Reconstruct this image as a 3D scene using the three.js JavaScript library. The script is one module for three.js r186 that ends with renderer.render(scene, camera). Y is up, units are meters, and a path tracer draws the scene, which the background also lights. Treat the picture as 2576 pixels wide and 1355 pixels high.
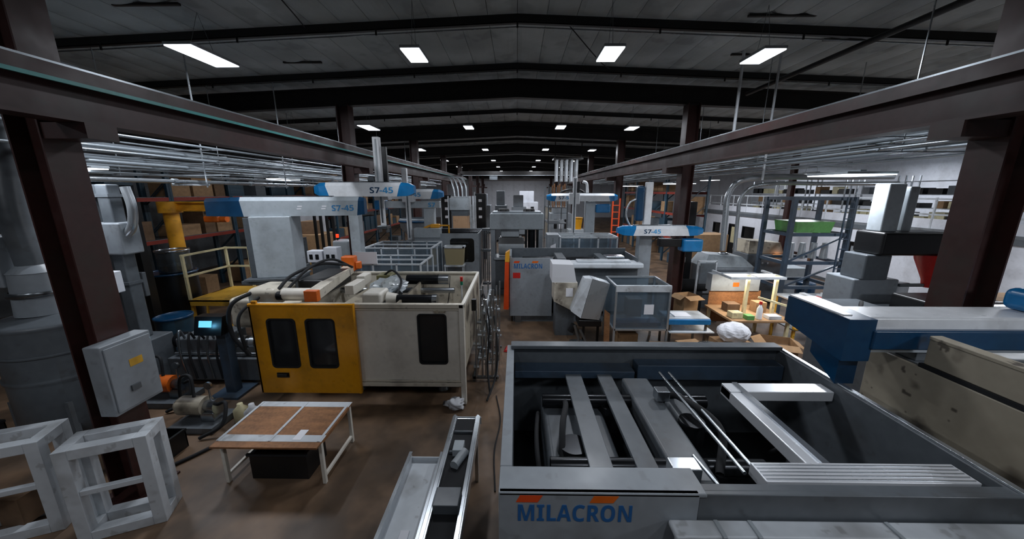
import * as THREE from 'three';
import { RoundedBoxGeometry } from 'three/addons/geometries/RoundedBoxGeometry.js';
import { TextGeometry } from 'three/addons/geometries/TextGeometry.js';
import { FontLoader } from 'three/addons/loaders/FontLoader.js';
import { mergeGeometries } from 'three/addons/utils/BufferGeometryUtils.js';
import { RectAreaLightUniformsLib } from 'three/addons/lights/RectAreaLightUniformsLib.js';

// ---------------------------------------------------------------- camera, exposure, lights
const scene = new THREE.Scene();
scene.background = new THREE.Color(0x000000);
const CAM_Y = 4.2, FOC = 880, PITCH = Math.atan(195 / 880), YAW = Math.atan(12 / 880);
const camera = new THREE.PerspectiveCamera(2 * Math.atan(677.5 / FOC) * 180 / Math.PI, 2576 / 1355, 0.05, 200);
camera.position.set(0, CAM_Y, 0);
camera.rotation.set(-PITCH, YAW, 0, 'YXZ');
const renderer = new THREE.WebGLRenderer({ antialias: true });
renderer.toneMapping = THREE.LinearToneMapping;
renderer.toneMappingExposure = 1.55;
renderer.shadowMap.enabled = true;
RectAreaLightUniformsLib.init();
const LAMP = 62, LAMP_LOW = 48, LAMP_COLOR = 0xf1f6ff, GLOW = 2.2;

// ---------------------------------------------------------------- helpers
let seed = 7;
const rnd = () => { seed = (seed * 1664525 + 1013904223) % 4294967296; return seed / 4294967296; };
const rr = (a, b) => a + (b - a) * rnd();
const names = {};
function numbered(n) { const k = names[n] = (names[n] || 0) + 1; return k === 1 ? n : n + '_' + String(k - 1).padStart(3, '0'); }
const V = (x, y, d) => new THREE.Vector3(x, y, -d);      // d = distance ahead along the hall
// a photo pixel to the point where its sight line meets the plane d metres ahead
function at(u, v, d) {
  const x = (u - 1288) / FOC, y = (677.5 - v) / FOC;
  const y2 = y * Math.cos(PITCH) - Math.sin(PITCH), z2 = -y * Math.sin(PITCH) - Math.cos(PITCH);
  const x3 = x * Math.cos(YAW) + z2 * Math.sin(YAW), z3 = -x * Math.sin(YAW) + z2 * Math.cos(YAW);
  const t = -d / z3;
  return [x3 * t, CAM_Y + y2 * t];
}
const _n = new THREE.Vector3();
function uvm(g, s = 1) {                                    // uv in metres, box-projected
  if (g.index) g = g.toNonIndexed();
  const p = g.attributes.position, n = g.attributes.normal, uv = new Float32Array(p.count * 2);
  for (let i = 0; i < p.count; i += 3) {
    _n.set(0, 0, 0);
    for (let k = 0; k < 3; k++) _n.add(new THREE.Vector3().fromBufferAttribute(n, i + k));
    const ax = Math.abs(_n.x), ay = Math.abs(_n.y), az = Math.abs(_n.z);
    for (let k = 0; k < 3; k++) {
      const X = p.getX(i + k), Y = p.getY(i + k), Z = p.getZ(i + k);
      let a, b;
      if (ay >= ax && ay >= az) { a = X; b = Z; } else if (ax >= az) { a = Z; b = Y; } else { a = X; b = Y; }
      uv[(i + k) * 2] = a * s; uv[(i + k) * 2 + 1] = b * s;
    }
  }
  g.setAttribute('uv', new THREE.BufferAttribute(uv, 2));
  for (const k of Object.keys(g.attributes)) if (!['position', 'normal', 'uv'].includes(k)) g.deleteAttribute(k);
  return g;
}
function bx(x0, x1, y0, y1, d0, d1, r = 0) {
  const w = Math.abs(x1 - x0), h = Math.abs(y1 - y0), l = Math.abs(d1 - d0);
  const g = r > 0 ? new RoundedBoxGeometry(w, h, l, 2, Math.min(r, w * .49, h * .49, l * .49)) : new THREE.BoxGeometry(w, h, l);
  g.translate((x0 + x1) / 2, (y0 + y1) / 2, -(d0 + d1) / 2);
  return g;
}
function rod(a, b, r, r2 = r, seg = 14) {                     // a, b = [x, y, d]
  const A = V(...a), B = V(...b), L = A.distanceTo(B);
  const g = new THREE.CylinderGeometry(r2, r, L, seg);
  g.applyQuaternion(new THREE.Quaternion().setFromUnitVectors(new THREE.Vector3(0, 1, 0), B.clone().sub(A).normalize()));
  g.translate((A.x + B.x) / 2, (A.y + B.y) / 2, (A.z + B.z) / 2);
  return g;
}
function bar(a, b, w, h = w) {                              // square section bar between two points
  const A = V(...a), B = V(...b), L = A.distanceTo(B);
  const g = new THREE.BoxGeometry(w, h, L);
  const m = new THREE.Matrix4().lookAt(A, B, Math.abs(B.y - A.y) > L * .99 ? new THREE.Vector3(0, 0, 1) : new THREE.Vector3(0, 1, 0));
  g.applyMatrix4(m); g.translate((A.x + B.x) / 2, (A.y + B.y) / 2, (A.z + B.z) / 2);
  return g;
}
function hose(pts, r, seg = 40, rs = 8) { return new THREE.TubeGeometry(new THREE.CatmullRomCurve3(pts.map(p => V(...p))), seg, r, rs, false); }
function lathe(x, y, d, prof, seg = 32) { const g = new THREE.LatheGeometry(prof.map(p => new THREE.Vector2(p[0], p[1])), seg); g.translate(x, y, -d); return g; }
// plate standing in the plane d (front face), outline in x,y, with holes, thickness going away from the camera
function plateZ(pts, holes, d, th, bevel = 0.004) {
  const s = new THREE.Shape(pts.map(p => new THREE.Vector2(p[0], p[1])));
  for (const h of holes) s.holes.push(h);
  const g = new THREE.ExtrudeGeometry(s, { depth: th - 2 * bevel, bevelEnabled: bevel > 0, bevelSize: bevel, bevelThickness: bevel, bevelSegments: 1, curveSegments: 6 });
  g.translate(0, 0, -d - th + bevel); return g;
}
function rrect(x0, x1, y0, y1, r, path = true) {
  const s = path ? new THREE.Path() : new THREE.Shape();
  s.moveTo(x0 + r, y0); s.lineTo(x1 - r, y0); s.absarc(x1 - r, y0 + r, r, -Math.PI / 2, 0, false);
  s.lineTo(x1, y1 - r); s.absarc(x1 - r, y1 - r, r, 0, Math.PI / 2, false);
  s.lineTo(x0 + r, y1); s.absarc(x0 + r, y1 - r, r, Math.PI / 2, Math.PI, false);
  s.lineTo(x0, y0 + r); s.absarc(x0 + r, y0 + r, r, Math.PI, Math.PI * 1.5, false);
  return s;
}
const rect4 = (x0, x1, y0, y1) => [[x0, y0], [x1, y0], [x1, y1], [x0, y1]];
function extr(shape, d, th) { const g = new THREE.ExtrudeGeometry(shape, { depth: th, bevelEnabled: false, curveSegments: 6 }); g.translate(0, 0, -d - th); return g; }
// a box whose eight corners are given: front quad then back quad, each [x,y,d] ccw
function hexa(f, b) {
  const P = [...f, ...b].map(p => V(...p)), pos = [];
  const q = (i, j, k, l) => { for (const t of [i, j, k, i, k, l]) pos.push(P[t].x, P[t].y, P[t].z); };
  q(0, 1, 2, 3); q(5, 4, 7, 6); q(1, 5, 6, 2); q(4, 0, 3, 7); q(3, 2, 6, 7); q(4, 5, 1, 0);
  const g = new THREE.BufferGeometry(); g.setAttribute('position', new THREE.Float32BufferAttribute(pos, 3)); g.computeVertexNormals(); return g;
}
const origin = new WeakMap();
function part(name, geos, m, parent, extra) {
  const list = (Array.isArray(geos) ? geos : [geos]).map(g => uvm(g));
  const g = list.length > 1 ? mergeGeometries(list) : list[0];
  const o = parent ? origin.get(parent) : null;
  if (o) g.translate(-o.x, -o.y, -o.z);
  const k = new THREE.Mesh(g, m); k.name = parent ? name : numbered(name);
  k.castShadow = k.receiveShadow = true;
  (parent || scene).add(k);
  if (o) origin.set(k, o);
  if (extra) k.userData = extra;
  return k;
}
function thing(name, label, category, [x, y, d], group) {
  const o = new THREE.Group(); o.name = numbered(name); o.position.set(x, y, -d); scene.add(o);
  o.userData = { label, category }; if (group) o.userData.group = group;
  origin.set(o, o.position.clone()); return o;
}
function single(name, geos, m, label, category, group) {
  const k = part(name, geos, m); k.userData = { label, category }; if (group) k.userData.group = group; return k;
}
function struct(name, geos, m, label) { const k = part(name, geos, m); k.userData = { kind: 'structure' }; if (label) k.userData.label = label; return k; }
function structGroup(name, label) { const o = new THREE.Group(); o.name = numbered(name); o.userData = { kind: 'structure' }; if (label) o.userData.label = label; scene.add(o); return o; }
function copy(o, dx, dy, dd, label, turn = 0) {
  const c = o.clone(); c.name = numbered(o.name.replace(/_\d{3}$/, '')); c.position.x += dx; c.position.y += dy; c.position.z -= dd; c.rotation.y += turn;
  c.userData = { ...o.userData }; if (label) c.userData.label = label; scene.add(c); return c;
}

// ---------------------------------------------------------------- procedural textures and materials
function noise2(seedN) {                                    // tileable value noise, period 64
  let s = seedN; const R = () => { s = (s * 1103515245 + 12345) % 2147483648; return s / 2147483648; };
  const T = new Float32Array(4096); for (let i = 0; i < 4096; i++) T[i] = R();
  const sm = t => t * t * (3 - 2 * t);
  return (x, y, per) => {
    const xi = Math.floor(x), yi = Math.floor(y), fx = sm(x - xi), fy = sm(y - yi);
    const h = (a, b) => T[(((b % per) + per) % per % 64) * 64 + (((a % per) + per) % per % 64)];
    return (h(xi, yi) * (1 - fx) + h(xi + 1, yi) * fx) * (1 - fy) + (h(xi, yi + 1) * (1 - fx) + h(xi + 1, yi + 1) * fx) * fy;
  };
}
function tex(size, fn, srgb, rep = 1) {
  const a = new Uint8Array(size * size * 4);
  for (let y = 0; y < size; y++) for (let x = 0; x < size; x++) {
    const c = fn(x / size, y / size), i = (y * size + x) * 4;
    a[i] = Math.max(0, Math.min(255, c[0])); a[i + 1] = Math.max(0, Math.min(255, c[1])); a[i + 2] = Math.max(0, Math.min(255, c[2])); a[i + 3] = 255;
  }
  const t = new THREE.DataTexture(a, size, size); t.magFilter = THREE.LinearFilter; t.minFilter = THREE.LinearMipmapLinearFilter; t.generateMipmaps = true;
  t.wrapS = t.wrapT = THREE.RepeatWrapping; t.repeat.set(rep, rep); if (srgb) t.colorSpace = THREE.SRGBColorSpace; t.needsUpdate = true; return t;
}
const N1 = noise2(11), N2 = noise2(23), N3 = noise2(37);
const fbm = (N, x, y, b, o = 4) => { let s = 0, a = .5, f = b; for (let i = 0; i < o; i++) { s += a * N(x * f, y * f, f); a *= .5; f *= 2; } return s; };
const hex = h => [(h >> 16) & 255, (h >> 8) & 255, h & 255];
const roughTex = tex(256, (x, y) => { const n = 140 + 115 * fbm(N1, x, y, 6, 4); return [n, n, n]; }, false, .6);
const smudgeTex = tex(256, (x, y) => { const n = 120 + 130 * fbm(N2, x, y, 4, 5); return [n, n, n]; }, false, .7);
// painted sheet metal: base colour with grain, handled smears and small chips
function paint(h, rough = .5, metal = 0, dirt = .12, opt = {}) {
  const c = hex(h), dc = opt.dirtColor || [52, 46, 40];
  const t = tex(128, (x, y) => {
    const g = (fbm(N3, x, y, 32, 2) - .37) * 14, st = Math.max(0, fbm(N1, x + .3, y * 1.0, 4, 5) - .5) * 3.2 * dirt * 4;
    const chip = fbm(N2, x, y, 16, 3) > .66 ? dirt * 1.6 : 0, k = Math.min(.75, st + chip);
    return [0, 1, 2].map(i => (c[i] + g) * (1 - k) + dc[i] * k);
  }, true, .55);
  return new THREE.MeshPhysicalMaterial({ map: t, roughness: rough, roughnessMap: roughTex, metalness: metal, clearcoat: opt.coat || 0, clearcoatRoughness: .3 });
}
const plain = (h, rough = .6, metal = 0, o = {}) => new THREE.MeshStandardMaterial({ color: h, roughness: rough, metalness: metal, ...o });
const M = {
  // floor: brown grey sealed concrete, stained
  floor: new THREE.MeshPhysicalMaterial({
    map: tex(512, (x, y) => {
      const a = fbm(N1, x, y, 5, 6), b = fbm(N2, x, y, 24, 4), s = fbm(N3, x, y, 9, 5);
      let k = .78 + .5 * (a - .45) + .35 * (b - .45); if (s > .52) k *= 1 - Math.min(.22, (s - .52) * 1.6);
      return [134 * k, 107 * k, 83 * k];
    }, true, .16), roughness: .62, roughnessMap: smudgeTex, clearcoat: .12, clearcoatRoughness: .35,
  }),
  ceil: new THREE.MeshStandardMaterial({
    map: tex(256, (x, y) => {
      const a = fbm(N2, x, y, 4, 5), s = fbm(N1, x, y, 7, 4); let k = .9 + .3 * (a - .45); if (s > .55) k *= 1 - Math.min(.1, (s - .55) * 1.2);
      return [180 * k, 190 * k, 193 * k];
    }, true, .22), roughness: .8,
    bumpMap: tex(256, (x, y) => { const n = 255 * fbm(N3, x, y, 6, 4); return [n, n, n]; }, false, .5), bumpScale: .02,
  }),
  steelRed: paint(0x3b1f1c, .62, 0, .2),
  steelDark: paint(0x191716, .6, 0, .1),
  redCol: paint(0x3c201d, .6, 0, .18),
  purlin: paint(0x121314, .6, 0, .05),
  wallGrey: paint(0x6f7376, .8, 0, .1),
  wallWhite: paint(0xdcdfe6, .75, 0, .03),
  white: paint(0xd9d4c9, .45, 0, .03),
  beige: paint(0xcfc8b8, .5, 0, .16),
  beigeOld: paint(0xa59c8a, .6, 0, .4),
  yellow: paint(0xe09a12, .42, 0, .06, { coat: .2 }),
  safety: paint(0xd9a73c, .5, 0, .16),
  cream: paint(0xd9cfa6, .55, 0, .12),
  jib: paint(0xe2a02c, .5, 0, .06),
  orange: paint(0xd9661c, .5, 0, .06),
  orangeRed: paint(0xd94a1a, .5, 0, .04),
  grey: paint(0x8b9298, .5, 0, .06),
  greyL: paint(0xa3abb0, .5, 0, .06),
  greyD: paint(0x5a6065, .5, 0, .08),
  robot: paint(0xdcdfe2, .38, 0, .03, { coat: .3 }),
  robotGrey: paint(0xaeb7bd, .42, 0, .04),
  blue: paint(0x1374b0, .4, 0, .04, { coat: .25 }),
  blueD: paint(0x093a5c, .4, 0, .05, { coat: .25 }),  // deep blue; on the near robot beam it carries shade in its colour
  frameW: paint(0xc9cfd4, .5, 0, .1),
  alu: plain(0xc4cacf, .34, .85, { roughnessMap: smudgeTex }),
  steel: plain(0xaeb3b8, .28, .95, { roughnessMap: smudgeTex }),
  sheenSteel: plain(0xe2e5e9, .4, .35, { roughnessMap: smudgeTex }),  // steel made paler, its colour stands in for overhead lamp reflections
  steelM: plain(0x80868a, .4, .9, { roughnessMap: smudgeTex }),
  pipe: plain(0x9aa3aa, .5, .55, { roughnessMap: smudgeTex }),
  galv: plain(0xb9c0c5, .42, .7, { roughnessMap: smudgeTex }),
  black: plain(0x0c0d0f, .5, 0, { roughnessMap: smudgeTex }),
  rubber: plain(0x15171a, .8),
  oil: plain(0x2a2c2f, .35, .7, { roughnessMap: smudgeTex }),
  wood: new THREE.MeshStandardMaterial({
    map: tex(256, (x, y) => { const g = fbm(N1, x * 1, y * 4 % 1, 4, 4), f = fbm(N3, x, y, 48, 2); const k = .8 + .35 * (g - .45) + .25 * (f - .4); return [176 * k, 122 * k, 78 * k]; }, true, .8), roughness: .65,
  }),
  card: new THREE.MeshStandardMaterial({
    map: tex(128, (x, y) => { const k = .92 + .2 * (fbm(N2, x, y, 8, 4) - .45) + .05 * Math.sin(x * 6.283 * 40); return [166 * k, 132 * k, 96 * k]; }, true, 1.4), roughness: .85,
  }),
  cardD: new THREE.MeshStandardMaterial({
    map: tex(128, (x, y) => { const k = .92 + .2 * (fbm(N2, x, y, 8, 4) - .45); return [116 * k, 90 * k, 66 * k]; }, true, 1.4), roughness: .85,
  }),
  paper: plain(0xe8e9ee, .8),
  tarp: new THREE.MeshPhysicalMaterial({ color: 0xe4e6ea, roughness: .55, transmission: .25, thickness: 0 }),
  film: new THREE.MeshPhysicalMaterial({ color: 0xdfe6ea, roughness: .25, transmission: .65, thickness: 0 }),
  acrylic: new THREE.MeshPhysicalMaterial({ color: 0xc6d2da, roughness: .08, transmission: .9, thickness: 0 }),
  smoke: new THREE.MeshPhysicalMaterial({ color: 0x3a3d40, roughness: .12, transmission: .55, thickness: 0 }),
  tub: new THREE.MeshPhysicalMaterial({ color: 0xa79a76, roughness: .5, transmission: .15, thickness: 0 }),
  window: plain(0x0b0d0f, .12),
  teal: paint(0x3d9c9a, .5, 0, .05),
  red: paint(0xc02822, .5, 0, .05),
  rackRed: paint(0x8c2f1f, .55, 0, .12),
  rackBlue: paint(0x27404f, .55, 0, .12),
  green: paint(0x5f9a55, .55, 0, .12),
  towerBlue: paint(0x39495a, .5, 0, .12),
  olive: paint(0x6d6a45, .5, 0, .1),
  brick: paint(0xb9936f, .8, 0, .1),
};
const glow = (h, k) => new THREE.MeshStandardMaterial({ color: 0x111111, emissive: h, emissiveIntensity: k, roughness: .6 });
const GL = { lamp: glow(LAMP_COLOR, GLOW), warm: glow(0xfff0d6, GLOW), screen: glow(0x5fb4e6, 1.1), led: glow(0xff5a20, 2.2), amber: glow(0xff9a28, 2.2), ledRed: glow(0xff3010, 1.6) };
const font = await new FontLoader().loadAsync('fonts/droid/droid_sans_bold.typeface.json');
function text(str, x, y, d, size, wide = 1) {               // lettering a hair proud of a face at distance d, facing the camera
  const g = new TextGeometry(str, { font, size, depth: .003, curveSegments: 3, bevelEnabled: false });
  g.scale(wide, 1, 1); g.translate(x, y, -d); return g;
}

// ================================================================ THE HALL
const D0 = -6, D1 = 60, XL = -17.6, XR = 19.6, BAYS = [4.2, 11.8, 19.4, 27, 34.6, 42.2, 49.8, 57.4];
const roofY = x => 7.78 - .042 * Math.abs(x);
struct('floor', bx(XL - .3, XR + .3, -.2, 0, D0, D1), M.floor, 'stained brown grey sealed concrete floor');
struct('wall_left', bx(XL - .3, XL, 0, 8, D0, D1), M.wallGrey, 'grey sheet wall behind the pallet racks');
struct('wall_right', bx(XR, XR + .3, 0, 8, D0, D1), M.wallWhite, 'white upper side wall beyond the storage deck');
struct('wall_front', bx(XL - .3, XR + .3, 0, 8, D1, D1 + .3), M.wallWhite, 'pale grey end wall of the hall');
struct('wall_back', bx(XL - .3, XR + .3, 0, 8, D0 - .3, D0), M.wallGrey);
{
  const c = structGroup('ceiling', 'grey insulation facing in long strips under the low gable roof');
  const W = .61;
  for (let i = -30; i < 33; i++) {
    const a = Math.max(XL - .3, i * W), b = Math.min(XR + .3, (i + 1) * W); if (b - a < .1) continue;
    const lo = [], hi = [];
    for (let k = 0; k <= 6; k++) { const x = a + .005 + (b - a - .01) * k / 6, s = -.045 * Math.sin(Math.PI * k / 6) ** .7; lo.push([x, roofY(x) + s]); hi.unshift([x, roofY(x) + .1]); }
    part('ceiling_strip', plateZ([...lo, ...hi], [], D0, D1 - D0, 0), M.ceil, c);
  }
  part('roof_deck', [hexa([[XL - .3, roofY(XL) + .12, D0], [0, roofY(0) + .12, D0], [0, roofY(0) + .2, D0], [XL - .3, roofY(XL) + .2, D0]], [[XL - .3, roofY(XL) + .12, D1], [0, roofY(0) + .12, D1], [0, roofY(0) + .2, D1], [XL - .3, roofY(XL) + .2, D1]]),
    hexa([[0, roofY(0) + .12, D0], [XR + .3, roofY(XR) + .12, D0], [XR + .3, roofY(XR) + .2, D0], [0, roofY(0) + .2, D0]], [[0, roofY(0) + .12, D1], [XR + .3, roofY(XR) + .12, D1], [XR + .3, roofY(XR) + .2, D1], [0, roofY(0) + .2, D1]])], M.steelDark, c);
}
// sloping member across the hall: both halves of the gable, following the roof
function gable(y0, y1, d0, d1, xa = XL, xb = XR) {
  const s = (x, o) => roofY(x) - 7.78 + o;
  return [[xa, 0], [0, xb]].map(([a, b]) => hexa([[a, s(a, y0), d0], [b, s(b, y0), d0], [b, s(b, y1), d0], [a, s(a, y1), d0]], [[a, s(a, y0), d1], [b, s(b, y0), d1], [b, s(b, y1), d1], [a, s(a, y1), d1]]));
}
for (const d of BAYS) struct('roof_rafter', [...gable(7.08, 7.56, d - .012, d + .012), ...gable(7.05, 7.08, d - .12, d + .12), ...gable(7.55, 7.585, d - .12, d + .12)], M.steelDark, 'dark steel roof rafter spanning the hall');
for (let d = -.2; d < 59; d += 2.75) {
  if (BAYS.some(b => Math.abs(b - d) < .25)) continue;
  const p = structGroup('roof_purlin', 'black roof purlin running across under the insulation');
  part('channel', [...gable(7.56, 7.72, d - .03, d - .015), ...gable(7.555, 7.575, d - .03, d + .05)], M.purlin, p);
  if (d < 24) for (let x = -14.5; x < 16; x += 2.9) part('clip', bx(x - .018, x + .018, roofY(x) - .32, roofY(x) - .2, d - .04, d - .02), M.purlin, p);
  if (d > 6 && d < 24) part('conduit', gable(7.655, 7.675, d + .42, d + .44), M.steelM, p);
}
// columns: H section with flange plates, baseplate and crane bracket
for (const sx of [-1, 1]) for (const d of BAYS) {
  const c = structGroup('column', sx < 0 ? 'dark red steel hall column under the crane beam with the green rail' : 'dark red steel hall column under the plain crane beam');
  const x = sx * 5.45, top = roofY(x) - .68;
  part('shaft', [bx(x - .19, x - .17, 0, top, d - .18, d + .18), bx(x + .17, x + .19, 0, top, d - .18, d + .18), bx(x - .17, x + .17, 0, top, d - .01, d + .01)], d > 20 ? M.steelRed : M.redCol, c);
  part('base_plate', bx(x - .3, x + .3, 0, .03, d - .3, d + .3), M.steelRed, c);
  part('crane_bracket', [bx(sx * 4.76, sx * 5.26, 4.78, 4.95, d - .16, d + .16), bx(sx * 5.1, sx * 5.26, 5.0, 5.44, d - .14, d + .14)], M.steelRed, c);
}
for (const d of [19.2, 11.6]) { const c = structGroup('column', 'slim dark red column in front of the white office wall'); part('shaft', [bx(14.4, 14.42, 0, roofY(14.5) - .2, d - .12, d + .12), bx(14.62, 14.64, 0, roofY(14.5) - .2, d - .12, d + .12), bx(14.42, 14.62, 0, roofY(14.5) - .2, d - .01, d + .01)], M.redCol, c); }
for (const sx of [-1, 1]) {
  const x = sx * 4.93, b = structGroup('crane_beam', sx < 0 ? 'brown red crane runway beam carrying a green conductor rail' : 'brown red crane runway beam without a conductor rail');
  const A = -5.5, B = sx < 0 ? 34 : 34;
  part('web', [bx(x - .01, x + .01, 4.98, 5.46, A, B)], M.steelRed, b);
  part('bottom_flange', bx(x - .15, x + .15, 4.95, 4.985, A, B), M.steelRed, b);
  part('top_flange', bx(x - .17, x + .17, 5.45, 5.49, A, B), M.steelRed, b);
  part('channel_cap', [bx(x - .17, x - .15, 5.33, 5.45, A, B), bx(x + .15, x + .17, 5.33, 5.45, A, B)], M.steelRed, b);
  part('rail', bx(x - .03, x + .03, 5.49, 5.55, A, B), M.steelM, b);
  if (sx < 0) part('conductor_rail', bx(x + .175, x + .2, 5.31, 5.35, A, B), M.teal, b);
}
struct('trim_1', [bx(XL, XR, 6.25, 6.7, 57.4, 57.6)], M.steelDark, 'dark header across the far end');

// ---------------------------------------------------------------- ceiling lights
function ceilingLight(x, y, d, w, l, I, label, group, hang = 1.0) {
  const t = thing('ceiling_light', label, 'ceiling light', [x, y, d], group);
  part('housing', [bx(x - w / 2 - .015, x + w / 2 + .015, y + .02, y + .07, d - l / 2 - .015, d + l / 2 + .015, .01), bx(x - .06, x + .06, y + .07, y + .11, d - l * .3, d + l * .3)], M.greyL, t);
  part('diffuser', bx(x - w / 2, x + w / 2, y, y + .022, d - l / 2, d + l / 2), GL.lamp, t);
  if (hang > 0) part('hanger', [rod([x, y + .1, d - l * .25], [x, y + hang, d], .004, .004, 5), rod([x, y + .1, d + l * .25], [x, y + hang, d], .004, .004, 5)], M.steelM, t);
  const L = new THREE.RectAreaLight(LAMP_COLOR, I, w, l); L.rotation.x = -Math.PI / 2; L.position.set(0, -.012, 0); L.castShadow = true; L.name = 'lamp_light'; t.add(L);
  return t;
}
for (const d of [-.4, 7.35, 15, 22.6, 30.2, 37.8, 45.4, 53]) {
  const y = 6.72, LF = d > 28 ? LAMP * 1.7 : d < 2 ? LAMP * .5 : LAMP, LN = d < 2 ? LAMP * .5 : LAMP;
  ceilingLight(-1.95, y, d, .34, .68, LF, 'flat white LED light hung above the middle aisle', 'middle aisle lights', roofY(1.9) - y - .05);
  ceilingLight(1.75, y, d, .36, .7, LF, 'flat white LED light hung above the right machine row', 'right machine row lights', roofY(1.8) - y - .05);
  if (d < 40) {
    ceilingLight(-6.0, y, d, .48, 1.1, LN * .8, 'long bright LED light hung outside the crane beam with the green rail', 'lights along the left crane beam', roofY(6) - y - .05);
    ceilingLight(4.6, y - .05, d, .38, .72, LN, 'flat white LED light hung close beside the plain crane beam', 'lights along the right crane beam', roofY(4.6) - y);
    ceilingLight(-9.1, y - .1, d, .36, .7, LAMP * .4, 'flat white LED light over the left side bay', 'left side bay lights', roofY(9.1) - y + .05);
  }
}
for (const d of [.2, 7.55, 15.3, 21.5]) ceilingLight(6.85, 4.52, d, .95, .95, LAMP_LOW * .55, 'low square LED panel above the right side bay workplaces', 'low lights of the right side bay', 0);
for (const d of [7.6, 15.2, 23]) ceilingLight(12.2, 4.9, d, .6, 1.2, LAMP_LOW, 'low LED light in front of the white offices', 'lights in front of the offices', 2.2);
for (const d of [6.4, 12.6, 19]) ceilingLight(-8.2, 4.62, d, .42, 1.2, LAMP_LOW * .3, 'low LED strip light among the overhead pipes', 'low lights of the left side bay', 0);
for (const d of [10, 17, 24]) ceilingLight(17.3, 5.6, d, .5, 1.2, LAMP_LOW * .8, 'LED light above the storage deck shelves', 'storage deck lights', 1.3);

// ---------------------------------------------------------------- pipes, conduits, cables overhead
const pipeBundle = (x0, n, step, yBar, side) => {
  for (let i = 0; i < n; i++) { const x = x0 + i * step, r = .016 + .009 * ((i * 7 + n) % 3);
    single('overhead_pipe', rod([x, yBar + r, -4], [x, yBar + r, 33], r, r, 8), M.pipe, side < 0 ? 'thin galvanised pipe in the bundle beside the left crane beam' : 'thin galvanised pipe in the bundle beside the right crane beam', 'pipe', side < 0 ? 'pipe bundle of the left side bay' : 'pipe bundle of the right side bay'); }
};
for (const [y, n, o] of [[5.12, 4, 0], [4.97, 3, .15], [4.83, 4, .05], [4.7, 3, .2], [4.58, 2, .1]]) pipeBundle(-9.3 + o, n, .83, y, -1);
single('water_pipe', [rod([-7.3, 4.42, -4], [-7.3, 4.42, 30], .04, .04, 12), ...[3.5, 5.5, 7.6, 9.8, 12.4].map(d => rod([-7.3, 4.42, d - .05], [-7.3, 4.42, d + .05], .06, .06, 12))], M.galv, 'thick galvanised header pipe with flanges low under the left pipe bundle', 'pipe');
single('water_pipe', rod([-7.75, 4.42, -4], [-7.75, 4.42, 30], .035, .035, 10), M.galv, 'second header pipe running beside the flanged one', 'pipe');
for (const d of [3.2, 5.45, 8.1, 10.9, 14.5, 18.5, 23]) single('pipe_hanger', [...[5.1, 4.95, 4.81, 4.68, 4.56].map(y => bx(-9.4, -6.5, y, y + .02, d - .012, d + .012)), bar([-7.05, 4.3, d], [-7.05, 7.5, d], .022), bar([-9.0, 4.56, d], [-9.0, 7.4, d], .015), bx(-7.85, -7.0, 4.34, 4.38, d - .02, d + .02)], M.galv, 'pale strut hanger carrying the left pipe bundle', 'pipe hanger', 'left pipe hangers');
for (const [y, n, o] of [[5.25, 3, .1], [5.1, 4, 0], [4.98, 3, .2], [4.86, 4, .05]]) pipeBundle(5.95 + o, n, .78, y, 1);
for (const d of [3.6, 6.2, 9.8, 13, 17, 22]) single('pipe_hanger', [...[5.23, 5.08, 4.96, 4.84].map(y => bx(5.8, 8.9, y, y + .02, d - .012, d + .012)), bar([6.4, 4.84, d], [6.4, 7.5, d], .015), bar([8.75, 4.84, d], [8.75, 7.4, d], .015)], M.galv, 'pale strut hanger carrying the right pipe bundle', 'pipe hanger', 'right pipe hangers');
single('conveying_pipe', hose([[7.2, 2.2, 12.2], [7.15, 3.4, 12.2], [7.15, 4.1, 12.2], [7.35, 4.52, 12.1], [7.9, 4.66, 11.9], [9.5, 4.66, 11.6], [11.5, 4.66, 11.2]], .09, 60, 12), M.galv, 'large galvanised pipe bending from a vertical drop to the overhead run', 'pipe');
single('conveying_pipe', hose([[7.5, 2.2, 12.0], [7.45, 3.4, 12.0], [7.45, 3.95, 12.0], [7.65, 4.32, 11.9], [8.1, 4.45, 11.7], [9.7, 4.45, 11.4], [11.5, 4.45, 11.0]], .06, 60, 10), M.galv, 'smaller galvanised pipe bending beside the large one', 'pipe');
single('conduit_drop', rod([5.5, 5.45, 9.5], [5.5, 7.6, 9.5], .035, .035, 10), M.frameW, 'pale vertical conduit rising from the right crane beam, thicker one', 'pipe');
single('conduit_drop', rod([6.4, 4.5, 9.5], [6.4, 7.56, 9.5], .028, .028, 10), M.frameW, 'pale vertical conduit rising outside the right crane beam, thinner one', 'pipe');
single('sprinkler_main', [rod([6.6, 6.95, -5], [6.6, 6.95, 11], .055, .055, 12)], M.purlin, 'dark pipe slung under the roof parallel to the right crane beam', 'pipe');
[[1.1, 7.6, 8.3, 2.6, 7.55, 10.8, .25], [-3.9, 7.55, 5, -4.4, 7.5, 8.2, .18], [-1.3, 7.6, 3.5, -2.8, 7.6, 5.4, .1]].forEach(([x, y, d, x2, y2, d2, sag], i) =>
  single('cable', hose([[x, y, d], [(x + x2) / 2 + .2, (y + y2) / 2 - sag, (d + d2) / 2], [x2, y2, d2]], .012, 24, 6), M.rubber, ['dark cable drooping under the roof to a light over the right row', 'dark cable along the roof above the left crane beam', 'short cable end hanging under the roof strips'][i], 'cable'));
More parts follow.
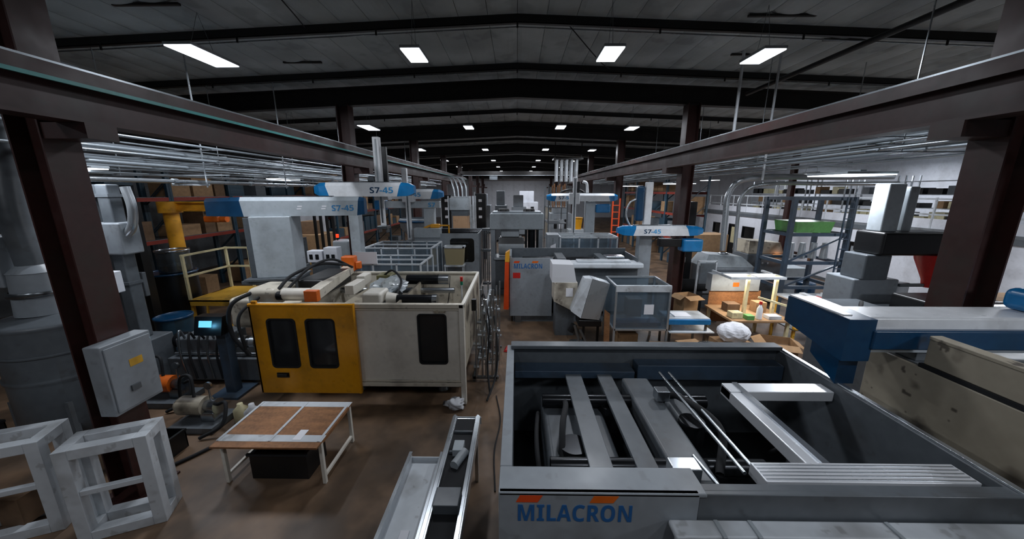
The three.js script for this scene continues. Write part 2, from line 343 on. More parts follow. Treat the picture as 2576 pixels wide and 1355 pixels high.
for (const [x, d, w] of [[-6.6, 7.0, 1.2], [-5.6, 10.0, 1.0], [5.1, 7.7, 1.3], [7.2, 8.6, 1.1], [-7.4, 5.6, 1.3], [5.7, 9.6, .9], [-6.3, 14.2, 1.1], [6.8, 14.6, 1.2], [6.2, 16.8, 1.0]])
  single('roof_batten', bx(x - w / 2, x + w / 2, roofY(x) - .07, roofY(x) - .03, d - .03, d + .03), M.steelDark, 'short dark batten pressed against the roof insulation', 'batten', 'roof battens');

// ---------------------------------------------------------------- offices with storage deck on the right
{
  const w = structGroup('wall_office', 'white office wall with dark windows and doors');
  const holes = [], OX = 15;
  const open = [[16.05, 15.13, 0, 2.04, 'door'], [25.0, 24.0, 0, 2.04, 'door'], [23.5, 22.3, 1.25, 2.0, 'win'], [27.0, 26.1, 1.25, 2.0, 'win']];
  // wall pieces between openings, built as boxes along the hall
  const cuts = [[-5.9, 0, 0]];
  const spans = open.map(o => [o[1], o[0], o[2], o[3]]).sort((a, b) => a[0] - b[0]);
  const geos = []; let p = -5.9;
  for (const [a, b, y0, y1] of spans) { geos.push(bx(OX, OX + .15, 0, 2.62, p, a)); if (y0 > 0) geos.push(bx(OX, OX + .15, 0, y0, a, b)); geos.push(bx(OX, OX + .15, y1, 2.62, a, b)); p = b; }
  geos.push(bx(OX, OX + .15, 0, 2.62, p, 29));
  geos.push(bx(OX, XR, 0, 2.62, 29, 29.15));
  part('wall_panel', geos, M.wallWhite, w);
  part('fascia', [bx(OX - .06, OX + .15, 2.62, 2.8, -5.9, 29.2)], M.greyD, w);
  part('wainscot_rail', [bx(OX - .03, OX, .95, 1.07, 16.3, 21.2)], M.redCol, w);
  part('kick_strip', [bx(OX - .02, OX, 0, .12, -5.9, 15.0), bx(OX - .02, OX, 0, .12, 16.2, 23.8), bx(OX - .02, OX, 0, .12, 25.2, 29)], M.greyD, w);
  open.forEach(([b, a, y0, y1, k], i) => {
    const o = structGroup((k === 'door' ? 'door_' : 'window_') + (i + 1), k === 'door' ? (i ? 'black office door with a cream pane' : 'black office door with a large grey pane') : 'dark framed office window');
    part('frame', [bx(OX - .03, OX + .12, y0, y1, a, a + .07), bx(OX - .03, OX + .12, y0, y1, b - .07, b), bx(OX - .03, OX + .12, y1 - .07, y1, a, b), ...(k === 'door' ? [] : [bx(OX - .03, OX + .12, y0, y0 + .05, a, b)])], M.black, o);
    if (k === 'door') {
      part('door_leaf', [bx(OX + .03, OX + .08, 0, .75, a + .07, b - .07), bx(OX + .03, OX + .08, 1.85, y1 - .07, a + .07, b - .07), bx(OX + .03, OX + .08, .75, 1.85, a + .07, a + .25), bx(OX + .03, OX + .08, .75, 1.85, b - .25, b - .07)], M.black, o);
      part('pane', bx(OX + .045, OX + .06, .75, 1.85, a + .25, b - .25), i ? M.cream : plain(0x8f959a, .3), o);  // one door gets a plain grey pane, the other cream
      part('handle', rod([OX - .02, 1.0, a + .16], [OX + .04, 1.0, a + .16], .02), M.steel, o);
    } else part('pane', bx(OX + .04, OX + .055, y0 + .05, y1 - .07, a + .07, b - .07), M.window, o);
  });
  struct('deck', [bx(OX, XR, 2.8, 2.9, -5.9, 29.2)], M.wallGrey, 'storage deck on top of the offices');
  const rl = structGroup('railing', 'white guard rail along the storage deck');
  for (let d = -5; d < 29; d += 1.5) part('post', bx(OX + .05, OX + .1, 2.9, 4.0, d - .025, d + .025), M.frameW, rl);
  for (const y of [3.4, 3.95]) part('rail', bx(OX + .055, OX + .095, y - .03, y + .03, -5.5, 29), M.frameW, rl);
  part('toe_board', bx(OX + .06, OX + .09, 2.9, 3.25, -5.5, 29), M.wallWhite, rl);
  // shelves on the deck with goods
  let n = 0;
  for (let d = 1.2; d < 26; d += 2.5) {
    const s = thing('storage_shelf', 'white steel shelf rack on the storage deck above the offices', 'shelf', [17.2, 2.9, d + 1.1], 'storage deck shelves');
    for (const dd of [d, d + 2.2]) for (const x of [16.9, 17.5]) part('upright', bx(x - .025, x + .025, 2.9, 4.9, dd - .025, dd + .025), M.frameW, s);
    for (const y of [3.0, 3.55, 4.1, 4.65]) part('shelf_board', bx(16.87, 17.53, y - .03, y, d, d + 2.2), M.frameW, s);
    for (const y of [3.0, 3.55, 4.1]) {
      let q = d + .08;
      while (q < d + 1.9) { const w2 = rr(.28, .6), h = rr(.15, .4), dark = rnd();
        if (rnd() < .8) single('storage_carton', bx(16.93, 17.46, y, y + h, q, q + w2, .01), dark < .45 ? M.black : dark < .7 ? M.card : dark < .85 ? M.cream : M.greyD, dark < .45 ? 'black storage bin on a shelf above the offices' : dark < .7 ? 'brown carton on a shelf above the offices' : dark < .85 ? 'cream carton on a shelf above the offices' : 'grey storage bin on a shelf above the offices', 'box', 'goods on the deck shelves'); q += w2 + rr(.05, .2); }
    }
  }
}

// ================================================================ LEFT ROW: white moulding machine with the yellow door
{
  const F = 6.3, t = thing('moulding_machine', 'cream white injection moulding machine with yellow sliding door and open top', 'machine', [-3.0, 0, 7.7]);
  const xL = -5.05, xR = -1.0, yB = .44, yT = 2.13;
  // fixed front panel with window
  const wa = at(1057, 915, F), wb = at(1127, 792, F);
  part('front_panel', plateZ(rect4(-3.3, -1.1, yB + .06, 2.04), [rrect(wa[0], wb[0] - .05, wa[1], wb[1], .06)], F + .02, .03), M.white, t);
  const pw = part('window_pane', bx(wa[0] - .01, wb[0] - .04, wa[1] - .01, wb[1] + .01, F + .06, F + .065), M.smoke, t);
  part('window_seal', [extr((() => { const s = rrect(wa[0] - .015, wb[0] - .035, wa[1] - .015, wb[1] + .015, .07, false); s.holes.push(rrect(wa[0] + .01, wb[0] - .06, wa[1] + .01, wb[1] - .01, .055)); return s; })(), F + .008, .05)], M.rubber, pw);
  part('top_rail', [bx(xL, xR, 2.04, yT, F - .02, F + .08, .015), bx(-3.3, xR, 2.0, 2.03, F - .01, F + .02, .005)], M.beige, t);
  part('bottom_rail', [bx(-3.3, xR - .06, yB - .03, yB + .05, F - .02, F + .06, .01), bx(-3.3, xR - .06, yB + .07, yB + .1, F - .01, F + .02)], M.beige, t);
  part('corner_post', bx(xR - .1, xR, .02, yT, F - .02, F + .08, .01), M.white, t);
  part('corner_post', bx(xR - .08, xR, .02, yT, 9.0, 9.1, .01), M.white, t);
  part('end_panel', [bx(xR - .04, xR - .01, .75, yT - .04, F + .08, 9.0)], M.beigeOld, t);
  part('end_rail', bx(xR - .06, xR + .01, yT - .07, yT, F + .08, 9.0, .01), M.white, t);
  part('rear_panel', [bx(-5.0, xR - .06, .5, yT - .02, 9.02, 9.06)], M.beige, t);
  part('rear_rail', bx(-5.0, xR, yT - .05, yT, 9.0, 9.1, .01), M.beige, t);
  part('rear_side_panel', bx(xL + .02, xL + .05, .5, 1.6, F + .1, 9.0), M.beigeOld, t);
  part('inner_partition', bx(-2.42, -2.38, .9, 2.02, 6.5, 9.0), M.beigeOld, t);
  part('inner_tray', bx(-2.36, -1.1, 1.18, 1.22, 6.4, 9.0), M.beigeOld, t);
  part('machine_bed', [bx(-5.5, -1.2, .12, .5, 6.75, 8.7), bx(-5.0, -1.3, .5, .9, 7.0, 8.6)], M.greyD, t);
  for (const [x, d] of [[-1.6, 6.9], [-3.4, 6.9], [-5.2, 6.9], [-1.6, 8.5], [-3.4, 8.5], [-5.2, 8.5]]) part('foot', rod([x, 0, d], [x, .12, d], .12, .09, 16), M.steelM, t);
  // sliding yellow door
  const D = F - .09, a = at(630, 757, D), dr = [-5.06, -3.07, .3, 2.14];
  const h1 = [at(684, 912, D), at(742, 792, D)], h2 = [at(770, 914, D), at(832, 792, D)];
  const win = [rrect(-4.74, -4.22, .86, 1.84, .07), rrect(-4.0, -3.47, .86, 1.84, .07)];
  const door = part('sliding_door', plateZ(rect4(...dr), win, D, .05, .008), M.yellow, t, { label: 'yellow sliding safety door with two windows' });
  for (const [x0, x1] of [[-4.74, -4.22], [-4.0, -3.47]]) {
    part('pane', bx(x0 - .01, x1 + .01, .85, 1.85, D + .035, D + .04), M.smoke, door);
    part('pane_seal', extr((() => { const s = rrect(x0 - .02, x1 + .02, .84, 1.86, .08, false); s.holes.push(rrect(x0 + .012, x1 - .012, .872, 1.828, .06)); return s; })(), D - .012, .05), M.rubber, door);
  }
  part('door_handle', [bx(-4.68, -4.48, .66, .72, D - .05, D - .01, .01), bx(-4.7, -4.46, .64, .74, D - .015, D, .004)], M.black, door);
  part('door_lip', [bx(-5.06, -3.07, 2.1, 2.14, D - .02, D, .004), bx(-3.1, -3.07, .3, 2.14, D - .015, D + .08), bx(-5.06, -5.03, .3, 2.14, D, D + .09)], M.yellow, door);
  part('door_lug', bx(-5.0, -4.9, 2.13, 2.2, D, D + .05, .01), M.yellow, door);
  part('latch', [rod([-1.5, 1.98, F - .03], [-1.5, 1.98, F + .02], .035), bx(-1.57, -1.35, 1.96, 2.0, F - .02, F, .005)], M.beigeOld, t);
  // clamp unit inside the open top
  part('moving_platen', [bx(-3.55, -3.2, .9, 1.98, 6.75, 8.6, .02)], M.beigeOld, t);
  part('fixed_platen', bx(-4.75, -4.4, .9, 2.02, 6.7, 8.7, .02), M.beige, t);
  for (const [y, d] of [[1.78, 7.05], [1.8, 8.4], [1.1, 7.05], [1.1, 8.4]]) part('tie_bar', rod([-4.9, y, d], [-1.55, y, d], .07, .07, 20), M.steel, t);
  part('ram_cylinder', [rod([-2.5, 2.0, 7.0], [-1.72, 2.0, 7.0], .1, .1, 24)], M.oil, t);
  part('ram_collar', rod([-1.76, 2.0, 7.0], [-1.66, 2.0, 7.0], .112, .112, 24), M.steel, t);
  part('ram_cylinder', [rod([-2.75, 2.05, 8.5], [-1.75, 2.05, 8.5], .12, .12, 24)], M.oil, t);
  part('ram_collar', rod([-1.95, 2.05, 8.5], [-1.7, 2.05, 8.5], .122, .122, 24), M.steel, t);
  part('toggle_link', [bar([-3.1, 1.6, 7.3], [-2.6, 2.05, 7.5], .12, .16), bar([-3.1, 1.7, 8.0], [-2.7, 2.1, 8.2], .12, .16)], M.steelM, t);
  part('hydraulic_manifold', [bx(-3.45, -3.1, 1.98, 2.2, 8.3, 8.7, .02), bx(-3.2, -2.95, 2.0, 2.12, 7.9, 8.3, .02)], M.olive, t);
  part('motor_cover', [bx(-3.15, -2.75, 1.95, 2.2, 6.75, 7.25, .06), rod([-2.7, 2.02, 7.0], [-2.5, 2.02, 7.0], .14, .1, 20)], M.white, t);
  part('valve_block', [bx(-3.75, -3.55, 2.0, 2.22, 7.3, 7.9, .02), bx(-3.8, -3.6, 2.02, 2.26, 8.0, 8.4, .02)], M.white, t);
  part('tool_rail', hexa([[-4.18, 2.1, 6.65], [-3.94, 2.1, 6.65], [-3.94, 2.28, 6.65], [-4.18, 2.28, 6.65]], [[-4.55, 2.12, 8.95], [-4.3, 2.12, 8.95], [-4.3, 2.3, 8.95], [-4.55, 2.3, 8.95]]), M.beige, t);
  part('rail_end', bx(-4.19, -3.93, 2.08, 2.3, 6.55, 6.68, .01), M.orange, t);
  part('rail_end', [bx(-4.62, -4.28, 2.15, 2.55, 8.95, 9.2, .04), bx(-4.28, -4.15, 2.2, 2.4, 9.0, 9.15, .03)], M.orange, t);
  part('injection_barrel', [rod([-4.85, 2.12, 6.95], [-4.2, 2.12, 6.95], .13, .13, 24)], M.white, t);
  part('barrel_end', rod([-4.95, 2.1, 6.9], [-4.83, 2.1, 6.9], .09, .09, 20), M.black, t);
  part('injection_shroud', [bx(-5.6, -4.95, 1.55, 2.25, 6.85, 7.6, .12), bx(-6.4, -5.6, 1.2, 1.9, 7.3, 8.2, .1)], M.beige, t);
  part('hydraulic_hose', [hose([[-5.0, 2.2, 7.0], [-4.95, 2.4, 7.4], [-4.6, 2.55, 8.0], [-4.3, 2.4, 8.6]], .035), hose([[-4.9, 2.15, 7.1], [-4.7, 2.5, 7.6], [-4.5, 2.6, 8.3], [-4.25, 2.3, 8.8]], .03), hose([[-3.4, 2.1, 8.5], [-3.0, 2.35, 8.2], [-2.7, 2.2, 7.9], [-2.6, 2.0, 7.2]], .025), hose([[-5.4, 2.2, 7.0], [-5.7, 2.0, 6.6], [-5.75, 1.4, 6.55], [-5.5, .9, 6.6]], .04), hose([[-5.3, 2.1, 6.9], [-5.5, 1.8, 6.5], [-5.45, 1.1, 6.45]], .03)], M.rubber, t);
  part('hopper_block', [bx(-4.85, -4.25, 1.95, 2.3, 7.4, 8.7, .05)], M.black, t);
  part('lead', hose([[-1.75, 2.05, 8.9], [-1.72, 1.6, 8.5], [-1.7, 1.24, 7.6]], .012), M.rubber, t);
  const s = part('signal_mast', [rod([-1.14, 2.0, 7.0], [-1.14, 2.32, 7.0], .012)], M.frameW, t);
  part('green_lamp', rod([-1.14, 2.32, 7.0], [-1.14, 2.4, 7.0], .03), paint(0x1f7a5c, .3), s, { label: 'green signal lamp' });
  part('red_lamp', rod([-1.14, 2.4, 7.0], [-1.14, 2.49, 7.0], .03), M.red, s, { label: 'red signal lamp' });
  // crumpled clear film lying over the clamp
  const fg = blob(.3, 1.15, .55, 1.6, -2.95, 1.97, 7.75, .75);
  single('plastic_film', fg, M.film, 'crumpled clear plastic film lying over the open machine clamp', 'plastic film');
  const bg = new THREE.SphereGeometry(.16, 18, 12), q = bg.attributes.position;
  for (let i = 0; i < q.count; i++) { const k = 1 + 1.1 * (N2(q.getX(i) * 26 + 20, q.getY(i) * 26 + q.getZ(i) * 19 + 20, 64) - .5); q.setXYZ(i, q.getX(i) * k * 1.1, Math.max(-.09, q.getY(i) * k * .75), q.getZ(i) * k); }
  bg.computeVertexNormals(); bg.translate(-1.22, .1, -6.2);
  single('plastic_bag', bg, M.tarp, 'small white plastic bag on the floor at the foot of the cream machine', 'bag');
}
// hanging hoses and fittings at the end of the cream machine, in the aisle
{
  const t = thing('water_manifold', 'tall rack of chrome pipes, valves and hoses at the end of the cream machine', 'manifold', [-.72, 0, 8.2]);
  for (let i = 0; i < 15; i++) { const x = -.9 + (i % 5) * .11 + .03 * (i % 2), d = 7.2 + Math.floor(i / 5) * .8; part('riser_pipe', rod([x, .12, d], [x + .02, 1.7 + .12 * (i % 3), d], .022, .022, 10), M.steel, t); }
  for (let i = 0; i < 26; i++) { const x = -.9 + (i % 5) * .11, y = .35 + ((i * 37) % 11) * .11, d = 7.25 + (i % 3) * .75; part('valve', [rod([x - .06, y, d - .03], [x + .06, y, d - .03], .04, .04, 10), bx(x - .02, x + .02, y + .02, y + .1, d - .05, d - .01, .008)], M.galv, t); }
  for (const y of [.6, 1.2, 1.65]) part('header', rod([-.7, y, 7.15], [-.7, y, 8.95], .035, .035, 10), M.galv, t);
  part('hose', [hose([[-.7, 1.6, 7.3], [-.6, 1.2, 7.0], [-.62, .5, 6.9], [-.55, .05, 6.6]], .02), hose([[-.5, 1.5, 7.4], [-.42, 1.0, 7.1], [-.45, .3, 6.9], [-.6, .03, 6.4]], .02), hose([[-.85, 1.7, 8.1], [-.75, 1.9, 7.7], [-.62, 1.3, 7.5], [-.6, .7, 7.4]], .018)], M.rubber, t);
  part('base_rail', [bx(-1.0, -.4, .06, .12, 7.2, 7.26), bx(-1.0, -.4, .06, .12, 8.8, 8.86), bx(-.98, -.92, .06, .12, 7.2, 8.86), bx(-.5, -.44, .06, .12, 7.2, 8.86), ...[[-.95, 7.23], [-.47, 7.23], [-.95, 8.83], [-.47, 8.83]].map(([x, d]) => bx(x - .03, x + .03, 0, .06, d - .03, d + .03))], M.steelM, t);
  part('switch_box', bx(-.95, -.85, 1.75, 2.0, 7.0, 7.1, .01), M.black, t);
}
single('cable', hose([[-.42, .02, 6.6], [-.3, .015, 5.8], [-.36, .015, 5.0], [-.3, .015, 4.2]], .012), M.rubber, 'thin black cable lying on the floor beside the near grey machine', 'cable');
single('spill_cloth', [hexa([[-.35, .01, 8.7], [.15, .01, 8.6], [.1, .07, 8.65], [-.3, .05, 8.72]], [[-.3, .01, 9.0], [.12, .01, 9.0], [.08, .06, 8.97], [-.25, .07, 8.96]])], M.red, 'small red cloth on the floor between the machines', 'cloth');

// work table with brown board top in front of the yellow door
{
  const t = thing('work_table', 'low white framed table topped with brown board', 'table', [-3.5, 0, 4.75]);
  const x0 = -4.3, x1 = -2.78, d0 = 4.3, d1 = 5.25, y = .72;
  part('board_top', bx(x0, x1, y - .03, y, d0 - .12, d1, .004), M.wood, t);
  for (const d of [d0, d1 - .12]) part('tape_band', bx(x0, x1, y, y + .003, d, d + .14), M.frameW, t);
  for (const x of [x0 + .02, -3.53, x1 - .04]) part('edge_strip', bx(x - .018, x + .018, y + .003, y + .012, d0, d1), M.frameW, t);
  part('apron', [bx(x0 + .02, x1 - .02, y - .12, y - .03, d0 + .02, d0 + .05), bx(x0 + .02, x1 - .02, y - .12, y - .03, d1 - .05, d1 - .02), bx(x1 - .05, x1 - .02, y - .08, y - .03, d0 + .02, d1 - .02), bx(x0 + .02, x0 + .05, y - .08, y - .03, d0 + .02, d1 - .02)], M.wood, t);
  for (const x of [x0 + .04, x1 - .04]) for (const d of [d0 + .04, d1 - .04]) part('leg', bx(x - .025, x + .025, 0, y - .03, d - .025, d + .025, .004), M.white, t);
  part('stretcher', bx(x1 - .06, x1 - .02, .1, .14, d0 + .06, d1 - .06), M.white, t);
  part('stretcher', bx(x0 + .02, x0 + .06, .1, .14, d0 + .06, d1 - .06), M.white, t);
  single('label_card', bx(-3.22, -3.1, y + .004, y + .008, 4.33, 4.55), M.paper, 'white card lying on the brown board table', 'card');
  const b = thing('black_tote', 'black plastic tote standing under the brown board table', 'tote', [-3.5, 0, 4.55]);
  part('tub', [bx(-3.95, -3.1, .0, .04, 4.4, 4.9), bx(-3.95, -3.9, .04, .42, 4.4, 4.9), bx(-3.15, -3.1, .04, .42, 4.4, 4.9), bx(-3.9, -3.15, .04, .42, 4.4, 4.44), bx(-3.9, -3.15, .04, .42, 4.86, 4.9)], M.black, b);
  for (const d of [4.37, 4.89]) part('rim', bx(-3.98, -3.07, .4, .44, d, d + .04, .01), M.rubber, b);
}
// conveyor in the aisle
{
  const t = thing('belt_conveyor', 'belt conveyor with black belt, steel side rails and white chute', 'conveyor', [-.9, 0, 3.6]);
  const y = .82, A = 1.5, B = 4.75;
  part('belt', [bx(-.9, -.62, y - .05, y - .02, A, B)], M.rubber, t);
  for (const [x0, x1] of [[-.97, -.9], [-.62, -.55]]) part('side_rail', [bx(x0, x1, y - .12, y + .03, A, B, .006), bx(x0 + .02, x1 - .02, y + .03, y + .045, A, B)], M.alu, t);
  part('end_roller', rod([-.9, y - .06, B], [-.62, y - .06, B], .05, .05, 16), M.steel, t);
  part('end_plate', bx(-.98, -.54, y - .12, y - .0, B, B + .02, .004), M.greyL, t);
  for (const d of [2.0, 2.75, 3.15, 4.0, 4.4]) part('flight_bar', bx(-.89, -.63, y - .02, y + .015, d, d + .03, .004), M.greyD, t);
  part('drive_box', bx(-.9, -.62, y - .02, y + .1, 3.1, 3.35, .01), M.greyD, t);
  part('motor', [rod([-.78, y + .02, 3.75], [-.68, y + .02, 4.0], .06, .06, 16), bx(-.84, -.7, y - .02, y + .08, 3.95, 4.15, .01)], M.greyL, t);
  for (const d of [1.9, 4.4]) for (const x of [-.94, -.58]) part('leg', bx(x - .025, x + .025, 0, y - .12, d - .025, d + .025, .004), M.alu, t);
  part('chute_tray', [bx(-1.42, -1.0, y - .2, y - .185, A, 4.05), bx(-1.42, -1.405, y - .2, y - .06, A, 4.05), bx(-1.015, -1.0, y - .2, y - .06, A, 4.05), bx(-1.42, -1.0, y - .2, y - .12, 4.05, 4.065)], M.frameW, t);
  part('chute_rim', [bx(-1.44, -1.4, y - .06, y - .045, A, 4.07), bx(-1.02, -.98, y - .06, y - .045, A, 4.07)], M.alu, t);
  part('chute_leg', [bx(-1.4, -1.36, 0, y - .2, 3.9, 3.94), bx(-1.4, -1.36, 0, y - .2, 1.9, 1.94), bx(-1.06, -1.02, 0, y - .2, 3.9, 3.94), bx(-1.06, -1.02, 0, y - .2, 1.9, 1.94), bx(-1.0, -.97, y - .16, y - .12, 1.6, 4.0)], M.alu, t);
  single('moulded_part', bx(-1.24, -1.14, y - .185, y - .165, 2.55, 3.05, .008), M.paper, 'flat white moulded strip lying in the conveyor chute', 'moulded part');
  const g = new THREE.SphereGeometry(.12, 16, 10), q = g.attributes.position; for (let i = 0; i < q.count; i++) { const k = 1 + .4 * (N2(q.getX(i) * 16 + 20, q.getY(i) * 16 + q.getZ(i) * 9 + 20, 64) - .5); q.setXYZ(i, q.getX(i) * k, Math.max(-.04, q.getY(i) * k * .5), q.getZ(i) * k * 2.0); }
  g.computeVertexNormals(); g.translate(-.76, y + .02, -2.45);
  single('film_bundle', g, M.tarp, 'bundle of milky plastic film riding on the black conveyor belt', 'plastic film');
}
// white welded racks in the left foreground
function whiteRack(cx, cd, turn, label, w = .95, h = 1.12, l = .5) {
  const t = thing('white_rack', label, 'rack', [0, 0, 0], 'white foreground racks');
  const b = .13, P = (x0, x1, y0, y1, d0, d1) => bx(x0, x1, y0, y1, d0, d1, .008);
  for (const x of [-w / 2, w / 2 - b]) for (const d of [-l / 2, l / 2 - b]) part('post', P(x, x + b, 0, h, d, d + b), M.frameW, t);
  for (const y of [0, h - b]) for (const d of [-l / 2, l / 2 - b]) part('cross_rail', P(-w / 2 + b, w / 2 - b, y, y + b, d, d + b), M.frameW, t);
  for (const y of [0, h - b]) for (const x of [-w / 2, w / 2 - b]) part('side_rail', P(x, x + b, y, y + b, -l / 2 + b, l / 2 - b), M.frameW, t);
  part('mid_rail', P(-w / 2 + b, w / 2 - b, h * .5, h * .5 + .07, -l / 2 + .01, -l / 2 + .08), M.frameW, t);
  part('side_panel', bx(-w / 2 + .03, -w / 2 + .05, b, h - b, -l / 2 + b, l / 2 - b), M.frameW, t);
  t.position.set(cx, 0, -cd); t.rotation.y = turn; return t;
}
whiteRack(-5.02, 3.72, .4, 'white welded open rack with a mid rail, nearer to the brown board table', .84, 1.28, .42);
whiteRack(-6.3, 3.6, .4, 'white welded open rack with a mid rail, in front of the grey drum hopper', 1.0, 1.28, .5);
single('storage_carton', bx(-6.45, -6.15, .11, .5, 3.5, 3.72, .005), M.cardD, 'brown carton standing inside the white open rack', 'carton');

// material dryer with drum hopper by the near left column
{
  const t = thing('drying_hopper', 'large grey drum drying hopper standing behind the near dark red column', 'hopper', [-6.75, 0, 4.75]);
  const X = -6.75, Dd = 4.75;
  part('drum', lathe(X, 0, Dd, [[.02, .5], [.3, .62], [.58, .95], [.58, 1.6], [.6, 1.62], [.6, 1.66], [.58, 1.68], [.58, 2.35], [.6, 2.38], [.6, 2.42], [.56, 2.45], [.02, 2.52]], 40), M.greyD, t);
  part('band', lathe(X, 0, Dd, [[.585, 2.0], [.595, 2.0], [.595, 2.03], [.585, 2.03]], 40), M.greyD, t);
  for (const [a, b] of [[-.4, -.4], [.4, -.4], [-.4, .4], [.4, .4]]) part('leg', bar([X + a, 0, Dd + b], [X + a, 1.3, Dd + b], .07), M.greyD, t);
  part('loader', [rod([X - .1, 2.5, Dd], [X - .1, 3.1, Dd], .28, .24, 28), rod([X - .1, 3.1, Dd], [X - .1, 3.25, Dd], .25, .1, 28)], M.grey, t);
  part('clamp_ring', lathe(X - .1, 0, Dd, [[.27, 2.78], [.3, 2.78], [.3, 2.84], [.27, 2.84]], 28), M.steelM, t);
  part('duct', [hose([[X - .1, 3.2, Dd], [X - .15, 3.9, Dd], [X - .2, 4.6, Dd + .1], [X - .3, 5.2, Dd + .2]], .15, 30, 16)], M.greyD, t);
  part('box_filter', [bx(X - .75, X - .3, 2.9, 3.6, Dd - .2, Dd + .3, .02)], M.grey, t);
}
// second dryer with slanting ducts
{
  const t = thing('dryer_unit', 'grey dryer stand of two tall square ducts and a box between them', 'dryer', [-8.3, 0, 7.0]);
  part('cabinet', bx(-8.75, -7.85, .0, 1.1, 6.8, 7.4, .03), M.greyD, t);
  for (const x of [-8.62, -8.2]) part('duct', bx(x - .12, x + .12, 1.1, 4.35, 6.95, 7.2, .03), M.greyD, t);
  part('filter_box', bx(-8.5, -7.9, 2.95, 3.6, 6.85, 7.25, .04), M.grey, t);
  part('elbow', hose([[-8.0, 3.3, 7.0], [-7.8, 3.5, 7.0], [-7.7, 3.9, 7.0], [-7.75, 4.3, 7.0]], .08, 24, 12), M.galv, t);
  for (const y of [2.3, 4.1]) part('clamp_band', bx(-8.76, -8.06, y, y + .06, 6.93, 7.22), M.greyD, t);
}
{
  const t = thing('lift_mast', 'black twin rail lift mast standing in front of the pallet racks', 'mast', [-9.3, 0, 8.3]);
  for (const x of [-9.5, -9.15]) part('mast_rail', bx(x - .07, x + .07, .05, 4.35, 8.2, 8.4, .01), M.black, t);
  for (const y of [.3, 1.7, 3.0, 4.2]) part('cross_tie', bx(-9.45, -9.2, y, y + .1, 8.25, 8.35), M.black, t);
  part('chain', bx(-9.35, -9.3, .4, 4.2, 8.22, 8.25), M.steelM, t);
  part('base', bx(-9.7, -8.95, 0, .12, 7.95, 8.65, .02), M.greyD, t);
  part('carriage', bx(-9.6, -9.05, 1.7, 2.3, 8.1, 8.2, .02), M.greyD, t);
}
// yellow jib crane
{
  const t = thing('jib_crane', 'yellow pillar jib crane with an orange hoist', 'crane', [-11.0, 0, 11.2]);
  const X = -11.1;
  part('pillar', [rod([X, 0, 11.2], [X, 3.6, 11.2], .2, .2, 24), bx(X - .3, X + .3, 0, .04, 10.9, 11.5)], M.jib, t);
  part('head', [rod([X, 3.55, 11.2], [X, 3.9, 11.2], .3, .3, 24)], M.jib, t);
  part('boom', [bx(X, -9.1, 3.86, 3.9, 11.1, 11.3), bx(X, -9.1, 3.6, 3.64, 11.1, 11.3), bx(X, -9.1, 3.64, 3.86, 11.19, 11.21), bx(-9.12, -9.08, 3.58, 3.92, 11.08, 11.32)], M.jib, t);
  const h = part('hoist', [bx(-10.0, -9.5, 3.25, 3.45, 11.08, 11.32, .05), rod([-9.5, 3.35, 11.2], [-9.3, 3.35, 11.2], .1, .1, 18)], M.orange, t, { label: 'orange electric hoist' });
  part('trolley', [bx(-9.95, -9.6, 3.5, 3.6, 11.1, 11.3, .02), bx(-9.8, -9.75, 3.4, 3.55, 11.18, 11.22)], M.steelM, h);
}
// yellow work platform with cream guard rail
{
  const t = thing('work_platform', 'yellow work platform with cream guard rails beside the cream machine', 'platform', [-8.2, 0, 9.6]);
  const x0 = -8.95, x1 = -7.25, d0 = 9.0, d1 = 10.5, y = 1.32;
  part('deck', [bx(x0, x1, y - .16, y, d0, d0 + .04), bx(x0, x1, y - .04, y, d0, d1), bx(x0, x0 + .04, y - .16, y, d0, d1), bx(x1 - .04, x1, y - .16, y, d0, d1)], M.safety, t);
  for (const x of [x0 + .05, x1 - .05]) for (const d of [d0 + .06, d1 - .06]) part('leg', bar([x, 0, d], [x, y - .04, d], .07), M.safety, t);
  for (const [x, d] of [[x0 + .04, d0 + .04], [x0 + .04, d1 - .04], [x1 - .04, d1 - .04], [-8.2, d1 - .04]]) part('rail_post', bar([x, y, d], [x, y + 1.25, d], .06), M.cream, t);
  for (const yy of [.65, 1.22]) { part('guard_rail', bar([x0 + .04, y + yy, d0], [x0 + .04, y + yy, d1], .05), M.cream, t); part('guard_rail', bar([x0, y + yy, d1 - .04], [x1, y + yy, d1 - .04], .05), M.cream, t); }
  part('step', bx(-8.5, -7.7, .6, .64, 8.7, 9.0), M.safety, t);
  part('step_bracket', [bar([-8.45, .62, 8.95], [-8.45, 1.2, 9.02], .04), bar([-7.75, .62, 8.95], [-7.75, 1.2, 9.02], .04)], M.safety, t);
}
// drums and tubs left of the platform
function drum(x, y, d, r, h, m, lid, label, name = 'steel_drum', cat = 'drum') {
  const t = thing(name, label, cat, [x, y, d]);
  part('body', lathe(x, y, d, [[0, 0], [r * .97, 0], [r, .02], [r, h * .33], [r * 1.03, h * .34], [r, h * .36], [r, h * .64], [r * 1.03, h * .66], [r, h * .68], [r, h]], 32), m, t);
  part('rim', lathe(x, y, d, [[r * .98, h - .03], [r * 1.05, h - .03], [r * 1.05, h + .02], [r * .95, h + .02], [r * .95, h - .02]], 32), lid, t);
  part('lid', lathe(x, y, d, [[0, h + .01], [r * .95, h]], 32), lid, t);
  return t;
}
drum(-9.75, 0, 9.5, .55, 2.0, M.black, M.blueD, 'big black tub with a blue rim beside the yellow platform', 'plastic_tub', 'tub');
drum(-9.6, 2.02, 9.5, .36, .6, M.steelM, M.steel, 'bright steel drum standing on the big black tub');
drum(-10.9, 0, 9.8, .45, 1.5, M.rackBlue, M.galv, 'dark blue drum behind the big black tub');
drum(-8.5, 0, 8.1, .36, 1.2, M.rackBlue, M.blueD, 'short blue tub with a blue rim in front of the yellow platform', 'plastic_tub', 'tub');
